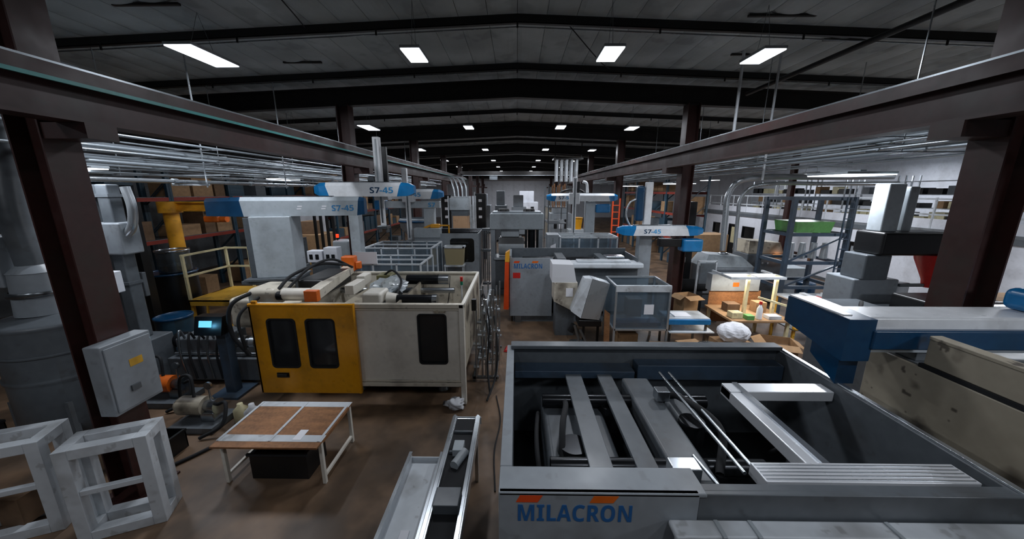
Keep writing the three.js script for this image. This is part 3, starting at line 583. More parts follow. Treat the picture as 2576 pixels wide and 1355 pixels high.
{
  const t = thing('control_box', 'white control box with round ports beside the near column', 'control box', [-8.0, 0, 6.35]);
  part('enclosure', bx(-8.35, -7.65, 2.3, 2.72, 6.2, 6.5, .02), M.wallWhite, t);
  for (const [x, y] of [[-8.2, 2.6], [-8.0, 2.48], [-7.9, 2.58]]) part('port', rod([x, y, 6.17], [x, y, 6.21], .035), M.black, t);
  part('stand', [bx(-8.2, -7.8, 0, 2.3, 6.25, 6.45)], M.greyD, t);
  part('base', bx(-8.3, -7.7, 0, .05, 6.1, 6.6), M.greyD, t);
}
// operator screen pedestal, pumps and other clutter left of the yellow door
{
  const t = thing('operator_panel', 'dark operator pedestal with a glowing blue screen left of the yellow door', 'control panel', [-6.05, 0, 6.6]);
  part('pedestal', [bx(-6.15, -5.95, .05, 1.45, 6.6, 6.8, .01), bx(-6.35, -5.75, 0, .05, 6.4, 7.0)], M.towerBlue, t);
  const hd = part('screen_head', hexa([[-6.4, 1.42, 6.4], [-5.85, 1.42, 6.4], [-5.85, 1.78, 6.5], [-6.4, 1.78, 6.5]], [[-6.4, 1.42, 6.7], [-5.85, 1.42, 6.7], [-5.85, 1.78, 6.7], [-6.4, 1.78, 6.7]]), M.black, t);
  part('screen', hexa([[-6.3, 1.58, 6.43], [-6.05, 1.58, 6.43], [-6.05, 1.7, 6.464], [-6.3, 1.7, 6.464]], [[-6.3, 1.58, 6.46], [-6.05, 1.58, 6.46], [-6.05, 1.7, 6.49], [-6.3, 1.7, 6.49]]), GL.screen, hd, { label: 'glowing pale blue screen' });
  const L = new THREE.PointLight(0x6fc0ee, .12, 3); L.position.set(-.12, 1.64, .35); L.castShadow = true; t.add(L);
}
const scrap = [
  ['pump_unit', 'steel pump with orange casing on the floor left of the yellow door', 'pump', -7.08, 6.38, M.orange, M.steelM],
  ['pump_unit', 'grey pump unit on the floor behind the drum hopper', 'pump', -7.85, 5.5, M.greyD, M.steel],
  ['pump_unit', 'tan valve skid among the hoses beside the near column', 'pump', -9.1, 6.2, M.safety, M.steelM],
  ['pump_unit', 'dark hydraulic pump skid beside the yellow platform leg', 'pump', -9.5, 7.2, M.oil, M.galv],
  ['pump_unit', 'beige pump skid under the injection end of the cream machine', 'pump', -5.78, 5.65, M.beigeOld, M.steel],
];
for (const [n, lab, cat, x, d, m1, m2] of scrap) {
  const t = thing(n, lab, cat, [x, 0, d]);
  part('skid', [bx(x - .4, x + .4, 0, .12, d - .3, d + .3, .01)], M.greyD, t);
  part('motor', [rod([x - .35, .38, d], [x + .1, .38, d], .17, .17, 22), rod([x - .42, .38, d], [x - .35, .38, d], .12, .15, 22)], m1, t);
  part('pump_head', [rod([x + .1, .38, d], [x + .32, .38, d], .1, .14, 18), bx(x + .05, x + .3, .12, .3, d - .12, d + .12, .02)], m2, t);
  part('gauge', [rod([x + .2, .5, d], [x + .2, .75, d], .015), rod([x + .2, .78, d - .02], [x + .2, .78, d + .02], .07, .07, 18)], M.steel, t);
  part('hose', [hose([[x + .3, .4, d], [x + .55, .5, d - .1], [x + .6, .2, d - .3], [x + .3, .04, d - .45]], .03), hose([[x - .1, .55, d], [x - .2, .9, d + .1], [x - .5, .8, d + .2], [x - .6, .1, d + .2]], .025)], M.rubber, t);
}
// tall silver radiator stack and roll bundle right beside the yellow platform
for (let k = 0; k < 4; k++) single('film_roll', rod([-7.55, 2.05 + k * .2, 10.9], [-6.75, 2.05 + k * .2, 10.9], .095, .095, 18), k % 2 ? M.paper : M.beige, k % 2 ? 'white film roll stacked behind the cream machine' : 'beige film roll stacked behind the cream machine', 'roll', 'stacked film rolls');
{ const t = thing('roll_stand', 'dark stand carrying the stacked film rolls', 'stand', [-7.15, 0, 10.9]); part('pedestal', bx(-7.4, -6.9, 0, 1.85, 10.75, 11.05, .02), M.greyD, t); part('cradle', bx(-7.6, -6.7, 1.85, 1.955, 10.75, 11.05, .01), M.greyD, t); for (const x of [-7.59, -6.74]) part('end_plate', bx(x, x + .03, 1.93, 2.8, 10.77, 11.03), M.steelM, t); }

{ // dark injection unit left of the yellow door
  const t = thing('injection_unit', 'dark oily injection unit with steel barrel and hoses left of the yellow door', 'machine', [-6.7, 0, 7.5]);
  part('bed', bx(-7.7, -5.7, .1, .62, 7.0, 8.1, .02), M.greyD, t);
  part('carriage', [bx(-7.6, -6.6, .62, 1.02, 7.15, 7.95, .04)], M.greyD, t);
  part('barrel', rod([-6.6, .85, 7.4], [-5.6, .85, 7.4], .13, .11, 22), M.steelM, t);
  for (let k = 0; k < 4; k++) part('heater_band', rod([-6.5 + k * .22, .85, 7.4], [-6.38 + k * .22, .85, 7.4], .145, .145, 22), M.galv, t);
  for (const d of [7.12, 7.7]) part('guide_rod', rod([-7.6, .68, d], [-5.7, .68, d], .04, .04, 14), M.steel, t);
  part('hydraulic_motor', [rod([-7.85, .85, 7.5], [-7.6, .85, 7.5], .18, .18, 22)], M.oil, t);
  for (let k = 0; k < 7; k++) part('hose', hose([[-7.4 + k * .22, 1.0, 7.2], [-7.35 + k * .22, 1.25 - .05 * (k % 3), 7.05], [-7.3 + k * .2, .8, 6.93], [-7.2 + k * .19, .2, 6.9]], .024), k % 3 ? M.rubber : M.steelM, t);
  for (const x of [-7.5, -5.9]) for (const d of [7.15, 7.95]) part('foot', rod([x, 0, d], [x, .1, d], .09, .08, 14), M.steelM, t);
}
function tote(x, d, w, h, l, m, label) {
  const t = thing('storage_tote', label, 'tote', [x, 0, d]), k = .02;
  part('tub', [bx(x - w / 2, x + w / 2, 0, k, d - l / 2, d + l / 2), bx(x - w / 2, x - w / 2 + k, k, h, d - l / 2, d + l / 2), bx(x + w / 2 - k, x + w / 2, k, h, d - l / 2, d + l / 2), bx(x - w / 2, x + w / 2, k, h, d - l / 2, d - l / 2 + k), bx(x - w / 2, x + w / 2, k, h, d + l / 2 - k, d + l / 2)], m, t);
  part('lip', [bx(x - w / 2 - .02, x + w / 2 + .02, h - .04, h, d - l / 2 - .02, d - l / 2), bx(x + w / 2, x + w / 2 + .02, h - .04, h, d - l / 2, d + l / 2)], m, t);
}
tote(-5.85, 4.85, .6, .34, .45, M.black, 'black open tote on the floor behind the column mounted electrical box');
tote(-9.0, 4.9, .55, .42, .5, M.black, 'black tote on the floor beyond the drum hopper');
single('white_jug', lathe(-4.85, 0, 5.65, [[0, 0], [.12, 0], [.13, .03], [.13, .28], [.05, .36], [.045, .42], [0, .42]], 22), M.tarp, 'white plastic jug on the floor below the yellow door', 'jug');
single('white_jug', lathe(-5.15, 0, 5.75, [[0, 0], [.11, 0], [.12, .03], [.12, .24], [.05, .31], [.045, .36], [0, .36]], 22), M.cream, 'cream plastic jug beside the white jug below the yellow door', 'jug');
single('cable', hose([[-5.45, .03, 4.5], [-5.2, .03, 4.85], [-5.05, .03, 5.15], [-5.0, .03, 5.5]], .028), M.rubber, 'thick black cable on the floor left of the brown board table', 'cable');

// ================================================================ ROBOTS ON THE MACHINES
// beam profile swept along x: chamfered top front edge; caps taper to a point
function robotBeam(t, L, h, w, opt = {}) {
  const c = Math.min(.09, h * .3), prof = [[-w / 2, 0], [-w / 2, h - c], [-w / 2 + c, h], [w / 2 - c, h], [w / 2, h - c], [w / 2, 0]];   // (z toward away, y)
  const sweep = (x0, x1, s0 = 1, s1 = 1, k0 = 0, k1 = 0) => {
    const pos = [], q = (A, B, C, D) => { for (const P of [A, B, C, A, C, D]) pos.push(...P); };
    const ring = (x, s, k) => prof.map(([z, y]) => [x + k * (y / h - .5), h / 2 + (y - h / 2) * s, z * s]);
    const a = ring(x0, s0, k0), b = ring(x1, s1, k1), n = prof.length;
    for (let i = 0; i < n; i++) { const j = (i + 1) % n; q(a[i], a[j], b[j], b[i]); }
    for (let i = 1; i < n - 1; i++) { pos.push(...a[0], ...a[i + 1], ...a[i]); pos.push(...b[0], ...b[i], ...b[i + 1]); }
    for (let i = 0; i < pos.length; i += 9) { const v = pos.slice(i, i + 9); pos.splice(i, 9, v[0], v[1], v[2], v[6], v[7], v[8], v[3], v[4], v[5]); }
    const g = new THREE.BufferGeometry(); g.setAttribute('position', new THREE.Float32BufferAttribute(pos, 3)); g.computeVertexNormals(); return g;
  };
  const cl = opt.cap ?? .5, cr = opt.capR ?? cl, tp = opt.taper ?? .55;
  part('beam', sweep(-L / 2 + cl, L / 2 - cr, 1, 1, opt.skew || -.12, -(opt.skew || -.12)), opt.body || M.robot, t);
  part('end_cap', [sweep(-L / 2 + .18, -L / 2 + cl, .92, 1, 0, opt.skew || -.12), sweep(-L / 2, -L / 2 + .18, tp, .92)], opt.capM || M.blue, t, { label: 'blue end cap' });
  part('end_cap', [sweep(L / 2 - cr, L / 2 - cr * .4, 1, .92, -(opt.skew || -.12), 0), sweep(L / 2 - cr * .4, L / 2, .92, tp)], opt.capM || M.blue, t, { label: 'blue end cap' });
  part('guide_rail', [bx(-L / 2 + cl, L / 2 - cl, h, h + .025, -.06, -.02), bx(-L / 2 + cl, L / 2 - cl, h, h + .025, .02, .06)], M.steelM, t);
  if (opt.word) {
    const s = h * .42, x = opt.wordX ?? L / 2 - cl - .85;
    part('lettering', text(opt.word[0], x, h * .24, -w / 2 - .003 + 0, s, 1.25), plain(0x123a5a, .5), t, { label: 'dark blue lettering' }).position.z += 0;
    part('lettering', text(opt.word[1], x + s * 1.75 * (opt.word[0].length / 2), h * .24, -w / 2 - .003, s, 1.25), plain(0x3d97cf, .5), t, { label: 'light blue lettering' });
  }
}
// arm that rides on the beam and hangs down with gripper; x along the beam
function robotArm(t, x, yTop, yBot, z, w = .16, chain = true, m = M.robot) {
  part('carriage', [bx(x - .22, x + .22, -.12, .34, z - .05, z + .3, .03)], m, t);
  const a = part('vertical_arm', [bx(x - w / 2, x + w / 2, yBot, yTop, z - .06, z + .06, .015)], m, t);
  part('arm_track', bx(x - .025, x + .025, yBot + .1, yTop - .05, z - .07, z - .055), M.steelM, a);
  if (chain) part('cable_chain', [bx(x + w / 2 + .03, x + w / 2 + .13, Math.max(.0, yBot + .4), yTop - .15, z, z + .1, .02)], M.black, a);
  part('gripper', [bx(x - .16, x + .16, yBot - .08, yBot, z - .14, z + .14, .01), bx(x - .14, x - .1, yBot - .2, yBot - .08, z - .1, z + .1), bx(x + .1, x + .14, yBot - .2, yBot - .08, z - .1, z + .1)], M.steelM, a);
}
function place(t, x, y, d, turn = 0) { t.position.set(x, y, -d); t.rotation.y = turn; origin.set(t, new THREE.Vector3()); return t; }
{ // A: long grey beam behind the cream machine on a square column
  const t = thing('beam_robot', 'long pale grey traverse robot with blue end on a square column', 'robot', [0, 0, 0]);
  robotBeam(t, 3.5, .46, .4, { body: M.robotGrey, capM: M.blueD, cap: .75, capR: .15, taper: .9, skew: -.06 });
  part('column', bx(-.85, .05, -1.5, 0, -.3, .4, .02), M.robotGrey, t);
  part('column_side', bx(-1.02, -.86, -1.5, -.02, -.2, .3, .02), M.greyD, t);
  part('base_plate', bx(-1.1, .12, -1.56, -1.5, -.4, .5, .01), M.greyD, t);
  part('label_mark', [bx(.2, .3, .16, .19, -.202, -.2), bx(.22, .32, .22, .25, -.202, -.2)], M.paper, t);
  part('label_mark', [bx(.75, .85, .16, .19, -.202, -.2), bx(.77, .87, .22, .25, -.202, -.2)], M.paper, t);
  part('lettering', text('S7-45', .98, .12, -.201, .14, 1.1), plain(0x3d7fb0, .5), t);
  place(t, -5.62, 3.62, 8.75, .22);
}
const st = thing('robot_pedestal', 'dark steel pedestal under the square robot column', 'pedestal', [-6.0, 0, 8.7]);
part('frame', [bx(-6.78, -5.62, 1.96, 2.05, 8.25, 9.2, .01), bx(-6.7, -6.58, 0, 1.96, 8.85, 9.1), bx(-5.8, -5.68, 0, 1.96, 9.12, 9.2)], M.greyD, st);
{ // B: S7-45 with a tall mast
  const t = thing('beam_robot', 'white traverse robot lettered S7-45 with a tall vertical mast above its beam', 'robot', [0, 0, 0]);
  robotBeam(t, 2.95, .4, .42, { word: ['S7', '-45'], wordX: .2, cap: .42 });
  part('mast', [bx(.22, .42, .3, 1.72, .22, .4, .02)], M.robot, t);
  part('mast_track', [bx(.3, .34, .42, 1.65, .2, .22)], M.greyL, t);
  part('mast_chain', bx(.46, .6, .3, 1.45, .25, .38, .02), M.black, t);
  part('drive_motor', [rod([.1, .5, .2], [.1, .5, .42], .1, .1, 18), bx(.0, .2, .38, .46, .2, .42, .01)], M.steelM, t);
  robotArm(t, .35, .3, -.9, .3, .14, false);
  part('support_foot', bx(-.6, -.2, -.2, 0, -.15, .25, .02), M.greyL, t);
  part('support_column', bx(-.55, -.25, -2.5, -.2, -.1, .2, .02), M.greyL, t);
  place(t, -4.5, 4.07, 10.6, 0);
}
{ // C: S7-45 further back with lower carriage
  const t = thing('beam_robot', 'white traverse robot lettered S7-45 with a short mast, behind the tall masted one', 'robot', [0, 0, 0]);
  robotBeam(t, 2.7, .36, .4, { word: ['S7', '-45'], wordX: -.1, cap: .4 });
  part('mast', bx(-.28, -.08, .3, 1.15, .2, .36, .02), M.robot, t);
  robotArm(t, .05, .3, -1.55, -.24, .17, true);
  part('side_housing', bx(-1.3, -.9, -.42, -.05, -.1, .3, .05), M.blue, t);
  part('cross_arm', [bx(-.9, 1.2, -.35, -.08, -.05, .2, .03)], M.robotGrey, t);
  part('support_column', bx(.55, .95, -2.1, -.35, .0, .35, .02), M.robotGrey, t);
  part('lettering', text('S7', .75, -.3, -(.06), .16, 1.2), plain(0x3d97cf, .5), t);
  place(t, -4.15, 3.94, 13.6, 0);
}
// guarding cage behind the cream machine: aluminium profile frame with clear panels
function cage(label, x0, x1, y0, y1, d0, d1, nx, nd, opt = {}) {
  const t = thing('guard_cage', label, 'guard cage', [(x0 + x1) / 2, 0, (d0 + d1) / 2]), b = opt.b || .045, fr = opt.m || M.alu;
  const xs = [...Array(nx + 1).keys()].map(i => x0 + (x1 - x0) * i / nx), ds = [...Array(nd + 1).keys()].map(i => d0 + (d1 - d0) * i / nd);
  for (const x of xs) for (const d of ds) { const edge = x === x0 || x === x1 || d === d0 || d === d1; if (edge) part('post', bx(x - b / 2, x + b / 2, opt.leg ?? 0, y1, d - b / 2, d + b / 2), fr, t); }
  for (const y of [y0, y1]) { for (const d of [d0, d1]) part('cross_rail', bx(x0, x1, y - b / 2, y + b / 2, d - b / 2, d + b / 2), fr, t); for (const x of [x0, x1]) part('side_rail', bx(x - b / 2, x + b / 2, y - b / 2, y + b / 2, d0, d1), fr, t); }
  if (opt.mid) for (const d of ds.slice(1, -1)) part('roof_bar', bx(x0, x1, y1 - b / 2, y1 + b / 2, d - b / 2, d + b / 2), fr, t);
  for (let i = 0; i < nx; i++) for (const d of [d0, d1]) part('clear_panel', bx(xs[i] + b / 2, xs[i + 1] - b / 2, y0 + b / 2, y1 - b / 2, d - .003, d + .003), opt.pm || M.acrylic, t);
  for (let i = 0; i < nd; i++) for (const x of [x0, x1]) part('clear_panel', bx(x - .003, x + .003, y0 + b / 2, y1 - b / 2, ds[i] + b / 2, ds[i + 1] - b / 2), opt.pm || M.acrylic, t);
  if (opt.top) part('roof_panel', bx(x0, x1, y1 + b / 2, y1 + b / 2 + .006, d0, d1), M.acrylic, t);
  return t;
}
cage('aluminium framed clear guard cage right behind the cream machine', -4.75, -2.72, 1.1, 2.2, 9.65, 11.1, 3, 2, { mid: 1, m: M.frameW });
cage('aluminium framed clear guard cage in front of the grey rounded window machine', -5.0, -2.8, 1.1, 2.4, 11.3, 12.9, 4, 2, { mid: 1, m: M.frameW });
single('notice_board', bx(-4.55, -3.92, 2.22, 2.56, 9.6, 9.62, .004), M.paper, 'blank white board fixed on the guard cage behind the cream machine', 'sign');
{ // shed of white boxes on the machine between column and cage
  const t = thing('control_unit', 'white electronics unit with dark ports behind the cream machine', 'control box', [-5.6, 0, 10.2]);
  part('housing', [bx(-6.2, -5.75, 2.15, 2.5, 10.1, 10.4, .02), bx(-5.7, -5.3, 2.15, 2.6, 10.1, 10.4, .02)], M.wallWhite, t);
  for (const x of [-6.08, -5.9, -5.58, -5.42]) part('port', bx(x - .05, x + .05, 2.25, 2.4, 10.085, 10.1, .01), M.black, t);
  part('stand', bx(-6.1, -5.4, 0, 2.15, 10.12, 10.38), M.greyD, t);
}
// grey machine with a rounded dark window
{
  const t = thing('moulding_machine', 'grey moulding machine with one large rounded dark window and black open top', 'machine', [-2.7, 0, 14.2]);
  const F = 13.2;
  part('front_cover', plateZ(rect4(-3.9, -1.45, .5, 2.66), [rrect(-2.55, -1.62, 1.55, 2.48, .12)], F, .04), M.grey, t);
  part('window_pane', bx(-2.6, -1.6, 1.5, 2.5, F + .045, F + .05), M.window, t);
  part('upper_cover', bx(-3.9, -2.9, 2.5, 2.86, F - .04, F + .3, .02), M.greyL, t);
  part('end_cover', bx(-1.5, -1.45, .5, 2.66, F + .04, 15.2), M.greyD, t);
  part('rear_cover', bx(-3.9, -1.5, .5, 2.66, 15.16, 15.2), M.grey, t);
  part('side_cover', bx(-3.9, -3.86, .5, 2.66, F + .04, 15.16), M.grey, t);
  part('top_plate', bx(-3.86, -1.5, 2.5, 2.56, F + .3, 15.16), M.black, t);
  for (const d of [13.7, 14.2, 14.7]) part('top_rail', rod([-3.4, 2.64, d], [-1.5, 2.64, d], .05, .05, 12), M.oil, t);
  part('base', bx(-3.8, -1.6, 0, .5, F + .2, 15.0), M.greyD, t);
  const y = part('yellow_clamp', [bx(-3.3, -2.95, 2.86, 3.0, F + .1, F + .35, .03), bar([-3.3, 2.95, F + .2], [-3.55, 2.85, F + .2], .08), bar([-2.95, 2.95, F + .2], [-2.6, 2.95, F + .2], .05), bar([-2.6, 2.97, F + .2], [-2.6, 2.66, F + .2], .05)], M.jib, t, { label: 'yellow lifting clamp' });
  part('warning_mark', rod([-2.35, 1.4, F - .002], [-2.35, 1.4, F + .001], .06), M.safety, t);
}
{ const t = thing('plastic_tub', 'translucent tan tub held on the aluminium stand by the rounded window', 'tub', [-2.3, 0, 12.6]);
  part('body', hexa([[-2.62, 1.55, 12.7], [-2.0, 1.55, 12.7], [-1.95, 2.2, 12.68], [-2.68, 2.2, 12.68]], [[-2.62, 1.55, 13.1], [-2.0, 1.55, 13.1], [-1.95, 2.2, 13.1], [-2.68, 2.2, 13.1]]), M.tub, t);
  part('rim', [bx(-2.7, -1.92, 2.18, 2.25, 12.64, 12.7, .01), bx(-2.7, -1.92, 2.18, 2.25, 13.06, 13.12, .01), bx(-2.0, -1.92, 2.18, 2.25, 12.64, 13.12, .01), bx(-2.7, -2.64, 2.18, 2.25, 12.64, 13.12, .01)], M.frameW, t);
  part('stand', [bx(-2.7, -1.95, 1.48, 1.55, 12.66, 13.1, .01), ...[-2.66, -2.0].flatMap(x => [12.7, 13.05].map(d => bar([x, 0, d], [x, 1.5, d], .04)))], M.frameW, t); }
// hopper tower with carton, black display racks beyond
{
  const t = thing('feed_hopper', 'grey rectangular feed hopper above a brown chute behind the rounded window machine', 'hopper', [-2.9, 0, 18]);
  part('bin', hexa([[-3.42, 3.3, 18], [-2.42, 3.3, 18], [-2.42, 3.88, 18], [-3.42, 3.88, 18]], [[-3.42, 3.3, 18.9], [-2.42, 3.3, 18.9], [-2.42, 3.98, 18.9], [-3.42, 3.98, 18.9]]), M.greyL, t);
  part('throat', hexa([[-3.3, 3.0, 18.05], [-2.5, 3.0, 18.05], [-2.44, 3.3, 18.05], [-3.38, 3.3, 18.05]], [[-3.3, 3.0, 18.8], [-2.5, 3.0, 18.8], [-2.44, 3.3, 18.8], [-3.38, 3.3, 18.8]]), M.greyD, t);
  part('chute', hexa([[-3.25, 2.3, 17.9], [-2.5, 2.3, 17.9], [-2.52, 3.0, 18.05], [-3.28, 3.0, 18.05]], [[-3.25, 2.3, 18.8], [-2.5, 2.3, 18.8], [-2.52, 3.0, 18.8], [-3.28, 3.0, 18.8]]), M.brick, t);
  for (const x of [-3.48, -2.36, -2.2]) for (const d of [18, 18.9]) part('leg', bar([x, 0, d], [x, 4.0, d], .05), M.frameW, t);
  part('hose', [0, 1, 2, 3].map(i => hose([[-3.2 + i * .2, 3.95, 18.4], [-3.3 + i * .22, 4.5, 18.5], [-3.5 + i * .2, 4.9, 18.7], [-3.9 + i * .1, 4.95, 19]], .045)), M.galv, t);
  part('base', bx(-3.2, -2.6, 0, 2.3, 18.1, 18.7), M.greyD, t);
}
for (const [x, h, lab] of [[-2.25, 4.1, 'tall black cabinet with pale labels beside the feed hopper'], [-4.35, 4.0, 'tall black cabinet on the far side of the feed hopper']]) {
  const t = thing('electrical_cabinet', lab, 'cabinet', [x, 0, 22]);
  part('body', bx(x - .32, x + .32, 0, h, 22, 22.6, .02), M.black, t);
  part('side_post', [bx(x - .4, x - .34, 0, h + .1, 22.05, 22.15)], M.frameW, t);
  for (const y of [2.6, 3.1, 3.6]) part('label_plate', bx(x - .12, x + .08, y, y + .16, 21.985, 22, .004), M.paper, t);
}
// portal press in the middle distance
{
  const t = thing('portal_press', 'grey portal press with a wide boxed crosshead over dark rollers', 'press', [0, 0, 14.8]);
  part('crosshead', bx(-1.09, 1.09, 2.7, 3.36, 14.2, 15.4, .05), M.greyL, t);
  part('crosshead_lid', bx(-1.0, 1.0, 3.36, 3.42, 14.3, 15.3, .02), M.grey, t);
  for (const x of [-.55, .5]) part('lid_cap', rod([x, 3.42, 14.6], [x, 3.52, 14.6], .25, .22, 20), M.black, t);
  for (const s of [-1, 1]) for (const d of [14.35, 15.2]) part('leg', bx(s * .98 - .09, s * .98 + .09, 0, 2.7, d - .09, d + .09, .01), M.grey, t);
  part('ram_block', bx(-.65, .1, 2.38, 2.7, 14.4, 15.1, .04), M.greyL, t);
  part('roller_cover', [rod([-.75, 1.95, 14.7], [.3, 1.95, 14.7], .38, .38, 28)], M.greyL, t);
  part('roller_hood', hexa([[-.8, 2.1, 14.35], [.35, 2.1, 14.35], [.2, 2.36, 14.45], [-.7, 2.36, 14.45]], [[-.8, 2.1, 15.1], [.35, 2.1, 15.1], [.2, 2.36, 15.1], [-.7, 2.36, 15.1]]), M.black, t);
  part('side_cylinder', [rod([.62, 1.6, 14.6], [.62, 2.7, 14.6], .16, .16, 20)], M.oil, t);
  part('tie_rod', [rod([.38, 1.2, 14.35], [.38, 2.7, 14.35], .05), rod([.84, 1.2, 14.35], [.84, 2.7, 14.35], .05)], M.black, t);
  part('bed', [bx(-1.0, 1.0, .2, 1.45, 14.3, 15.3, .03)], M.greyD, t);
  part('bed_shelf', bx(-.95, .55, 1.45, 1.55, 14.2, 15.2, .02), M.greyL, t);
  part('base', bx(-1.1, 1.1, 0, .2, 14.1, 15.4), M.greyD, t);
  for (const x of [-1.37, -1.3, -1.22, -1.15]) part('side_pipe', rod([x, .5, 14.3], [x, 2.7, 14.3], .025, .025, 8), M.steel, t);
  for (const y of [2.66, 1.8, .4]) part('side_pipe_tray', bx(-1.42, -1.09, y, y + .09, 14.2, 14.45), M.greyD, t);
}

// ================================================================ RIGHT ROW
// open-top grey moulding machine, used for the near and the middle one
function logo(t, x, y, d, w) {
  const s = w / 5.2;
  part('lettering', text('MILACRON', x, y, d, s, .82), plain(0x1f5c96, .5), t, { label: 'blue lettering' });
  part('lettering_accent', [hexa([[x, y + s * 1.15, d - .003], [x + s * 1.1, y + s * 1.15, d - .003], [x + s * 1.35, y + s * 1.55, d - .003], [x + s * .2, y + s * 1.55, d - .003]], [[x, y + s * 1.15, d], [x + s * 1.1, y + s * 1.15, d], [x + s * 1.35, y + s * 1.55, d], [x + s * .2, y + s * 1.55, d]])], M.orangeRed, t, { label: 'orange red stripe over the lettering' });
  part('lettering_accent', [hexa([[x + w * .72, y + s * 1.15, d - .003], [x + w * .95, y + s * 1.15, d - .003], [x + w, y + s * 1.55, d - .003], [x + w * .76, y + s * 1.55, d - .003]], [[x + w * .72, y + s * 1.15, d], [x + w * .95, y + s * 1.15, d], [x + w, y + s * 1.55, d], [x + w * .76, y + s * 1.55, d]])], M.orange, t, { label: 'orange stripe over the lettering' });
}
{ // near machine
  const t = thing('moulding_machine', 'large grey moulding machine with a black open top, steel tie bars and blue lettering', 'machine', [1.7, 0, 3.15]);
  const x0 = -.12, x1 = 3.5, d0 = 2.0, d1 = 4.36, y = 2.2;
  part('front_panel', [bx(x0, 1.25, .35, y, d0, d0 + .04, .008)], M.grey, t);
  part('front_panel', [bx(1.25, x1, .35, y - .01, d0 + .01, d0 + .05, .008)], M.greyD, t);
  part('front_top_rim', [bx(x0, 1.3, y - .03, y, d0, d0 + .24, .01)], M.grey, t);
  const fd = part('front_door', [bx(1.05, x1, .35, y - .21, d0 - .13, d0 - .09, .02)], M.greyL, t);
  part('door_top', [bx(1.05, x1, y - .24, y - .2, d0 - .13, d0 - .0, .015)], M.frameW, fd);
  for (const x of [1.35, 1.58, 2.5]) part('door_rib', bx(x, x + .03, .4, y - .19, d0 - .14, d0 - .01, .005), M.greyL, fd);
  part('door_track', bx(1.3, x1 - .07, y - .08, y - .02, d0 + .05, d0 + .12, .01), M.greyD, t);
  part('left_panel', [bx(x0, x0 + .09, .35, y, d0 + .24, d1, .008), bx(x0, x0 + .09, .35, y - .03, d0 + .04, d0 + .24)], M.grey, t);
  part('right_panel', [bx(x1 - .07, x1, .35, y - .02, d0 + .04, d1, .008)], M.greyD, t);
  part('right_rim', bx(x1 - .05, x1 + .0, y - .02, y, d0, d1, .004), M.alu, t);
  part('rear_panel', [bx(x0 + .09, x1 - .07, .35, y, d1 - .05, d1, .008)], M.greyD, t);
  part('rear_rim', [bx(x0 + .05, x1 - .07, y, y + .05, d1 - .14, d1 + .02, .012)], M.greyD, t);
  part('inner_ledge', [bx(x0 + .1, 1.5, y - .32, y - .22, d1 - .3, d1 - .06, .01), bx(1.55, x1 - .1, y - .36, y - .16, d1 - .25, d1 - .06, .01)], M.towerBlue, t);
  part('machine_bed', [bx(x0 + .1, x1 - .1, .2, .9, d0 + .1, d1 - .1)], M.oil, t);
  part('inner_floor', bx(x0 + .09, x1 - .07, 0.9, .94, d0 + .05, d1 - .06), M.oil, t);
  for (const [xa, xb] of [[.62, .82], [1.02, 1.2]]) part('cover_strap', bx(xa, xb, y - .3, y - .26, d0 + .28, d1 - .12, .006), M.greyD, t);
  part('toggle_housing', [bx(.3, .98, 1.3, y - .42, d0 + .5, d1 - .45, .06)], M.greyD, t);
  part('platen', [bx(1.3, 1.62, .94, y - .24, d0 + .35, d1 - .4, .03)], M.greyD, t);
  for (const d of [d0 + .62, d1 - .75]) part('tie_bar', rod([.3, 1.86, d], [2.15, 1.86, d], .075, .075, 24), M.oil, t);
  part('platen_bar', [bx(2.3, 2.47, y - .22, y - .1, d0 + .36, d1 - .77, .01)], M.sheenSteel, t);
  part('bar_scale', [bx(2.41, 2.47, y - .1, y - .08, d0 + .36, d1 - .77)], M.steel, t);
  part('cross_bar', [bx(2.3, 3.4, y - .2, y - .09, d1 - .95, d1 - .77, .008)], M.sheenSteel, t);  // bar brightness comes from the pale colour, imitating a lamp reflection
  part('cross_bar', [bx(1.82, 3.36, y - .16, y - .05, d0 + .17, d0 + .36, .008)], M.sheenSteel, t);
  for (let i = 0; i < 5; i++) part('bar_groove', bx(1.83, 3.34, y - .05, y - .046, d0 + .19 + i * .034, d0 + .198 + i * .034), M.alu, t);
  part('guide_shoe', [bx(1.2, 1.42, y - .2, y - .06, d0 + .28, d0 + .42, .01)], M.steel, t);
  part('guide_shoe', [bx(1.52, 1.66, y - .22, y - .1, d1 - .95, d1 - .83, .01)], M.steel, t);
  for (const [xa, da, xb, db] of [[1.75, d0 + .3, 1.72, d1 - .5], [1.85, d0 + .3, 1.83, d1 - .5], [1.5, d0 + .05, 1.46, d0 + .5]]) part('hydraulic_line', rod([xa, y - .1, da], [xb, y - .12, db], .016, .016, 10), M.steel, t);
  part('hydraulic_hose', [hose([[.42, 1.5, 2.6], [.45, 1.95, 3.0], [.55, 1.9, 3.5], [.5, 1.6, 4.0]], .03), hose([[.3, 1.4, 2.4], [.2, 1.8, 2.8], [.25, 1.7, 3.6], [.3, 1.2, 4.0]], .022), hose([[1.7, 1.9, 2.5], [1.9, 2.05, 2.9], [1.75, 2.05, 3.4], [1.8, 1.8, 3.8]], .035), hose([[2.4, 1.3, 2.8], [2.7, 1.6, 3.0], [2.9, 1.5, 3.3], [3.0, 1.2, 3.6]], .03)], M.rubber, t);
  for (const g of [rod([.55, 1.7, 2.9], [.55, 1.86, 2.9], .17, .14, 24), rod([1.1, 1.6, 3.6], [1.1, 1.84, 3.6], .2, .16, 24), rod([1.75, 1.75, 3.1], [1.75, 1.98, 3.1], .13, .12, 20)]) part('cylinder_head', g, M.oil, t);
  part('motor_cover', bx(1.66, 1.94, 1.6, y - .28, d0 + 1.2, d0 + 1.75, .06), M.greyD, t);
